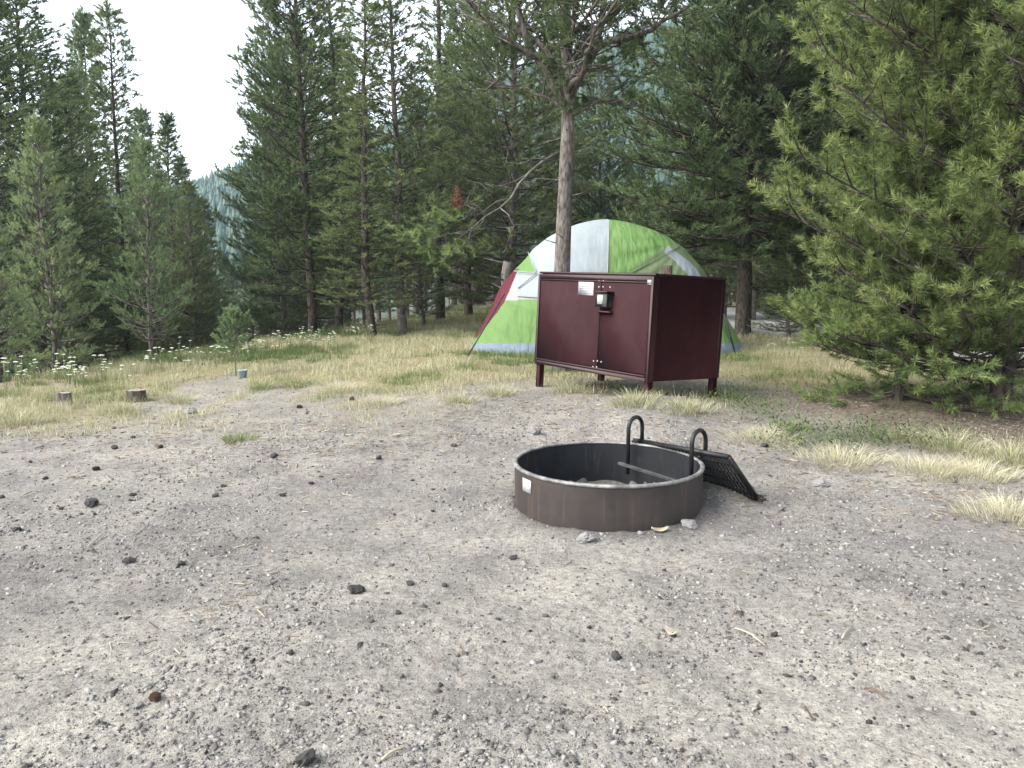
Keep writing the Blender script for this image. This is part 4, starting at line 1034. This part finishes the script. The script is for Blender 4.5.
# ------------------------------------------------------------------ gravel, litter
def scatter_gravel():
    rng = np.random.default_rng(3); n = 230000
    r = np.exp(rng.uniform(math.log(1.15), math.log(9.5), n)); az = rng.uniform(-R(42), R(42), n)
    X = r*np.sin(az); Y = r*np.cos(az)
    den = .25+.6*ss(.42, .68, fbm(X*1.3, Y*1.3, 61, 3)); ga = grass_amt(X, Y)
    ok = (rng.uniform(0, 1, n) < den*(1-.8*ga)) & (np.hypot(X-RING[0], Y-RING[1]) > .46)
    X, Y, r = X[ok], Y[ok], r[ok]; n = len(X)
    sz = (.0010+.00075*rng.exponential(1, n)**1.35); sz = np.clip(sz*(1+.17*r), .0010, .010)
    Z = ground_h(X, Y)-sz*.12
    base = np.array([[1, 0, 0], [-1, 0, 0], [0, 1, 0], [0, -1, 0], [0, 0, 1], [0, 0, -1.]])
    tri = np.array([[0, 2, 4], [2, 1, 4], [1, 3, 4], [3, 0, 4], [2, 0, 5], [1, 2, 5], [3, 1, 5], [0, 3, 5]])
    # chunky: a skewed cuboid reads better than an octahedron
    cb = np.array([[x, y, z] for x in (-1, 1) for y in (-1, 1) for z in (-1, 1)], float)
    cq = np.array([(0, 1, 3, 2), (4, 6, 7, 5), (0, 4, 5, 1), (2, 3, 7, 6), (0, 2, 6, 4), (1, 5, 7, 3)])
    v = cb[None]*rng.uniform(.45, 1.1, (n, 8, 3))*(rng.uniform(.6, 1.3, (n, 1, 3))*np.array([1, 1, .6]))
    q = rng.normal(size=(n, 4))*np.array([1, .35, .35, 1]); q /= np.linalg.norm(q, axis=1)[:, None]
    w, x, y, z = q.T
    Rm = np.stack([np.stack([1-2*(y*y+z*z), 2*(x*y-z*w), 2*(x*z+y*w)], -1), np.stack([2*(x*y+z*w), 1-2*(x*x+z*z), 2*(y*z-x*w)], -1), np.stack([2*(x*z-y*w), 2*(y*z+x*w), 1-2*(x*x+y*y)], -1)], 1)
    v = np.einsum('nij,nkj->nki', Rm, v)*sz[:, None, None]+np.stack([X, Y, Z], -1)[:, None]
    tint = np.clip(rng.normal(.44, .20, n), .05, .78); dk = rng.uniform(0, 1, n) < .22; tint[dk] = rng.uniform(0, .2, dk.sum())
    g = MB(); g.add(v.reshape(-1, 3), (np.arange(n)[:, None, None]*8+cq[None]).reshape(-1, 4), tint=np.repeat(tint, 8))
    tag(g.obj('gravel', M['stone'], smooth=False), 'loose grey gravel and small stones strewn over the campsite floor', 'gravel', kind='stuff')
    print('gravel', n)
    # litter: needles, twig bits, bark flakes
    n = 30000
    r = np.exp(rng.uniform(math.log(1.15), math.log(11), n)); az = rng.uniform(-R(42), R(42), n); X = r*np.sin(az); Y = r*np.cos(az)
    yb = np.interp(X, GX, GY)
    den = .01+.10*ss(.52, .72, fbm(X*.8, Y*.8, 71, 3))+.75*ss(1.4, 0, np.abs(Y-yb-.2))
    ok = (rng.uniform(0, 1, n) < den) & (np.hypot(X-RING[0], Y-RING[1]) > .47); X, Y, r = X[ok], Y[ok], r[ok]; n = len(X)
    L = rng.uniform(.008, .035, n); W = rng.uniform(.0005, .0013, n)*(1+.4*r); an = rng.uniform(0, PI, n); Z = ground_h(X, Y)+.004
    d = np.stack([np.cos(an), np.sin(an), rng.normal(0, .12, n)], -1)*L[:, None]; s_ = np.stack([-np.sin(an), np.cos(an), np.zeros(n)], -1)*W[:, None]; c = np.stack([X, Y, Z], -1); up = np.array([0, 0, 1.])*W[:, None]
    v = np.stack([c-d-s_, c-d+s_, c+d+s_, c+d-s_, c-d+up, c+d+up], 1)
    f = np.array([(0, 3, 5, 4), (1, 4, 5, 2)])
    g = MB(); g.add(v.reshape(-1, 3), (np.arange(n)[:, None, None]*6+f[None]).reshape(-1, 4), tint=np.repeat(rng.uniform(.1, 1, n), 6))
    tag(g.obj('needle_litter', M['litter']), 'dry pine needles and twig bits lying on the gravel', 'litter', kind='stuff')
scatter_gravel()

# ------------------------------------------------------------------ grass
def blades(X, Y, Z, H, W, rng, tint, lean=.5):
    n = len(X); an = rng.uniform(0, 2*PI, n); la = rng.uniform(0, 2*PI, n); le = np.abs(rng.normal(0, lean, n))*H
    w = np.stack([np.cos(an), np.sin(an), np.zeros(n)], -1)*(W[:, None]*.5)
    b = np.stack([X, Y, Z-.005], -1); l = np.stack([np.cos(la), np.sin(la), np.zeros(n)], -1)
    m = b+l*(le*.3)[:, None]+np.array([0, 0, 1.])*(H*.55)[:, None]; t = b+l*le[:, None]+np.array([0, 0, 1.])*(H*np.clip(1-.35*(le/H)**2, .3, 1))[:, None]
    v = np.stack([b-w, b+w, m+w*.7, m-w*.7, t], 1)
    g = MB(); ar = np.arange(n)[:, None]*5
    g.add(v.reshape(-1, 3), ar+np.array([[0, 1, 2, 3]]), ar+np.array([[3, 2, 4]]), tint=np.repeat(tint, 5)); return g
def grass():
    rng = np.random.default_rng(6); n = 1300000
    Y = np.exp(rng.uniform(math.log(4.2), math.log(42), n)); az = rng.uniform(-R(40), R(38), n); X = Y*np.tan(az)
    ga = grass_amt(X, Y); clump = ss(.42, .64, fbm(X*5.5, Y*4.5, 41, 3))
    xc = np.interp(Y, CY, CX)
    pr = ga*(.05+.95*clump)*(1-.45*ss(.5, 1.5, X)*ss(12, 7, Y))*(1-.5*ss(-4.5, -3, X)*ss(12.5, 8.5, Y))*ss(42, 28, Y)*ss(7, 1.5, xc-X)*(1-.85*ss(24, 36, Y))
    pr *= 1-.85*ss(1.9, .9, np.hypot(X-3.7, (Y-6.1)))
    ok = rng.uniform(0, 1, n) < pr; X, Y = X[ok], Y[ok]; n = len(X); xc = xc[ok]
    Z = ground_h(X, Y)
    green = fbm(X*.7, Y*.7, 88, 3); edge = ss(.8, -2.2, X-xc)
    ti = np.clip(rng.normal(.62, .15, n)-.55*ss(.52, .66, green)-.30*edge-.22*ss(11, 22, Y), 0, 1)
    hfac = .55+.9*fbm(X*3, Y*3, 43, 2)
    H = rng.uniform(.03, .125, n)*hfac*(1+.9*edge)*np.interp(Y, [4, 7, 12], [.6, .8, 1.1]); W = rng.uniform(.0016, .0040, n)*(1+.13*(Y-4))
    g = blades(X, Y, Z, H, W, rng, ti, .75)
    tag(g.obj('grass', M['grass']), 'patchy dry yellow and green grass covering the ground behind the gravel', 'grass', kind='stuff'); print('grass', n)
grass()
def tuft_mesh(seed, n, rad, H, t0, t1, wd=.0035, lean=.55):
    rng = np.random.default_rng(seed); a = rng.uniform(0, 2*PI, n); r = rad*rng.uniform(0, 1, n)**.6*(1+.35*np.sin(a*3+seed)+.2*np.sin(a*5+2*seed))
    X, Y = r*np.cos(a), r*np.sin(a); Hh = H*(.25+.9*rng.uniform(0, 1, n)**1.3)*(1-.3*np.minimum(1.2, r/rad))
    an = rng.uniform(0, 2*PI, n); le = (np.abs(rng.normal(0, .25, n))+r/rad*lean)*Hh; la = a+rng.normal(0, .5, n)
    w = np.stack([np.cos(an), np.sin(an), np.zeros(n)], -1)*wd*.5; l = np.stack([np.cos(la), np.sin(la), np.zeros(n)], -1)
    b = np.stack([X, Y, np.full(n, -.02)], -1); up = np.array([0, 0, 1.])
    m = b+l*(le*.25)[:, None]+up*(Hh*.55)[:, None]; t = b+l*le[:, None]+up*(Hh*.95)[:, None]
    v = np.stack([b-w, b+w, m+w*.8, m-w*.8, t], 1); g = MB(); ar = np.arange(n)[:, None]*5
    g.add(v.reshape(-1, 3), ar+np.array([[0, 1, 2, 3]]), ar+np.array([[3, 2, 4]]), tint=np.repeat(rng.uniform(t0, t1, n), 5)); return g.mesh('grass_tuft', M['grass'])
TM = {'dry': [tuft_mesh(s, 1000, .19, .18, .55, 1.0, .0026, 1.1) for s in (1, 2, 3)], 'mix': [tuft_mesh(s, 700, .17, .23, .2, .95, .003, .9) for s in (4, 5)], 'green': [tuft_mesh(s, 480, .16, .18, .1, .6, .004, .9) for s in (6, 7)]}
tufts = [(840, 462, 1.15, 'dry', 'broad straw coloured grass tuft between the grate and the big right pine'), (765, 440, 1.0, 'dry', 'straw coloured grass tuft right of the fire ring hoops'),
         (930, 472, 1.0, 'dry', 'wide dry tuft left of centre in the right grass row'), (975, 476, 1.05, 'dry', 'pale dry tuft in front of the big right pine trunk'),
         (1008, 516, 1.0, 'dry', 'dry tuft nearest the camera at the right edge'), (952, 448, 1.05, 'mix', 'upright green yellow tuft under the big right pine'),
         (1012, 462, 1.1, 'mix', 'tall green yellow tuft at the right edge'), (903, 440, .8, 'mix', 'small yellow green tuft left of the upright one'),
         (635, 404, .95, 'mix', 'silvery green tuft in front of the locker near corner'), (684, 410, .85, 'mix', 'silvery green tuft right of the locker near corner'),
         (570, 392, .85, 'mix', 'soft green tuft under the locker front left'), (790, 428, .7, 'green', 'green tuft behind the straw tuft right of the hoops'),
         (730, 398, .8, 'green', 'green leafy tuft by the right rear leg of the locker'), (265, 389, 1.0, 'green', 'bright green tuft in dry grass below the sapling'),
         (300, 386, 1.1, 'green', 'bright green tuft right of the one below the sapling'), (338, 390, 1.0, 'dry', 'round pale tuft on bare ground left of centre'),
         (238, 440, .7, 'green', 'low green tuft on the gravel edge at left'), (460, 402, .7, 'mix', 'low tuft left of the locker on the gravel edge'), (385, 404, .8, 'dry', 'small dry tuft in front of the middle trunks'),
         (498, 395, .8, 'mix', 'pale green tuft just left of the locker front leg'), (120, 412, .8, 'mix', 'low green tuft below the stumps'),(180,402,.8,'mix','pale green tuft right of the darker stump'),
         (20, 424, .9, 'mix', 'pale tuft on the left edge below the stumps')]
for k, (px, py, sc, kd, lab) in enumerate(tufts):
    p = on_ground(px, py); o = bpy.data.objects.new('grass_tuft', TM[kd][k % len(TM[kd])]); C.objects.link(o)
    o.location = p; o.rotation_euler = (0, 0, k*1.3); o.scale = (sc, sc, sc*.72); tag(o, lab, 'grass tuft')
# leafy herbs under the right pine and by the locker
def herbs():
    rng = np.random.default_rng(12); V = []; TT = []
    for cx, cy, n, s in ((800, 428, 1100, 40), (865, 428, 1300, 45), (720, 400, 600, 30), (600, 388, 260, 30), (760, 410, 700, 30), (930, 430, 500, 40)):
        for k in range(n):
            px = cx+rng.normal(0, s*.6); py = cy+rng.normal(0, 6); p = np.array(pt(px, py, 1)); d = p-np.array([0, 0, CAM_Z]); t = (.12-CAM_Z)/d[2]; q = np.array([0, 0, CAM_Z])+d*t
            q[2] = gh(q[0], q[1])+rng.uniform(0, .10)
            a = rng.uniform(0, 6.28); L = rng.uniform(.012, .032); dr = np.array([math.cos(a), math.sin(a), rng.uniform(.1, 1.0)]); sd = np.array([-math.sin(a), math.cos(a), 0])*L*.22
            V += [q, q+dr*L*.5+sd, q+dr*L, q+dr*L*.5-sd]; TT += [rng.uniform(0, 1)]*4
    g = MB(); n = len(V)//4; g.add(V, np.arange(n*4).reshape(-1, 4), tint=np.array(TT)); tag(g.obj('low_herbs', M['leafy']), 'low green leafy herbs along the grass edge under the right pine', 'ground cover', kind='stuff')
herbs()
# white flowers
def flower_mesh(seed):
    rng = np.random.default_rng(seed); g = MB()
    for s in range(5):
        x, y = rng.normal(0, .035, 2); h = rng.uniform(.13, .30); tx, ty = x+rng.normal(0, .02), y+rng.normal(0, .02)
        g.tube([(x, y, -.03), ((x+tx)/2, (y+ty)/2, h*.5), (tx, ty, h)], .0022, 4, mi=1)
        R0 = rng.uniform(.012, .022)
        for k in range(9):
            a = k*2.4; r = R0*math.sqrt(k/9.); c = np.array([tx+r*math.cos(a), ty+r*math.sin(a), h+.006-.3*r]); q = R0*.36
            ang = np.arange(6)*PI/3
            v = [c+np.array([0, 0, q*1.1])]+[c+np.array([q*math.cos(t), q*math.sin(t), 0]) for t in ang]
            g.add(v, tris=[(0, 1+j, 1+(j+1) % 6) for j in range(6)])
    return g.mesh('yarrow', [M['petal'], M['stem']])
FM = [flower_mesh(s) for s in range(5)]
rd = random.Random(3)
for k in range(64):
    if k < 22: px = rd.uniform(10, 250); py = np.interp(px, [0, 100, 200, 250], [388, 377, 360, 352])+rd.gauss(2, 4)
    elif k < 58: px = rd.gauss(330, 70); py = np.interp(px, [200, 300, 400, 460], [362, 342, 334, 324])+rd.gauss(3, 5)
    else: px = rd.uniform(0, 110); py = 384+rd.gauss(0, 4)
    if px < 5 or px > 465: continue
    p = on_ground(px, py)
    if p.y > 24: continue
    o = bpy.data.objects.new('yarrow_plant', FM[k % 5]); C.objects.link(o); o.location = p; s = rd.uniform(.7, 1.15); o.scale = (s, s, s*.9); o.rotation_euler = (0, 0, rd.random()*6.3)
    tag(o, 'white flowering yarrow plant in the grass along the left edge of the clearing', 'flower', 'white yarrow flowers along the left clearing edge')
for px, py in ((772, 352), (783, 349), (792, 351), (768, 357), (800, 354), (779, 344)):
    p = on_ground(px, py); o = bpy.data.objects.new('yarrow_plant', FM[px % 5]); C.objects.link(o); o.location = p; o.scale = (.9, .9, .6)
    tag(o, 'white flower cluster on brown litter right of the bare thick trunk', 'flower', 'white flowers right of the bare trunk')

# ------------------------------------------------------------------ haze
hz = MB(); hz.box((0, 100, 60), (420, 420, 100)); o = hz.obj('haze', None if False else mat('haze_air'))
m = o.data.materials[0]; ns, ls = m.node_tree.nodes, m.node_tree.links; ns.remove(ns['Principled BSDF'])
v = ns.new('ShaderNodeVolumePrincipled'); v.inputs['Color'].default_value = (.62, .84, 1, 1); v.inputs['Density'].default_value = .0006; v.inputs['Anisotropy'].default_value = .3
ls.new(v.outputs[0], ns['Material Output'].inputs['Volume']); tag(o, 'thin bluish air haze', 'haze', kind='stuff')
o.location = (0, 0, -2); HAZE = o

# ------------------------------------------------------------------ light
w = bpy.data.worlds.new('World'); S.world = w; w.use_nodes = True; ns, ls = w.node_tree.nodes, w.node_tree.links
sky = ns.new('ShaderNodeTexSky'); sky.sky_type = 'NISHITA'; sky.sun_disc = False
SUN_EL, SUN_AZ = R(40), R(-112)         # azimuth measured from +Y towards +X
sky.sun_elevation = SUN_EL; sky.sun_rotation = SUN_AZ; sky.dust_density = 2.0; sky.air_density = 1.0
hs = ns.new('ShaderNodeHueSaturation'); hs.inputs['Saturation'].default_value = .28; ls.new(sky.outputs[0], hs.inputs['Color'])
bg = ns['Background']; ls.new(hs.outputs[0], bg.inputs['Color']); bg.inputs['Strength'].default_value = .15
L = bpy.data.lights.new('sun', 'SUN'); L.energy = 1.8; L.angle = R(42); L.color = (1, .955, .88)
so = bpy.data.objects.new('sun', L); C.objects.link(so)
dirv = Vector((math.sin(SUN_AZ)*math.cos(SUN_EL), math.cos(SUN_AZ)*math.cos(SUN_EL), math.sin(SUN_EL)))
so.rotation_euler = dirv.to_track_quat('Z', 'Y').to_euler()

# ------------------------------------------------------------------ camera
cam = bpy.data.cameras.new('camera'); cam.sensor_width = 36; cam.lens = 27; cam.clip_end = 4000; cam.clip_start = .05
co = bpy.data.objects.new('camera', cam); C.objects.link(co); co.location = (0, 0, CAM_Z); co.rotation_euler = (PI/2-PITCH, 0, 0); S.camera = co
S.render.resolution_x = 1024; S.render.resolution_y = 768
S.view_settings.view_transform = 'Standard'; S.view_settings.look = 'None'; S.view_settings.gamma = 1; S.view_settings.exposure = 2.08
print('objects', len(bpy.data.objects))
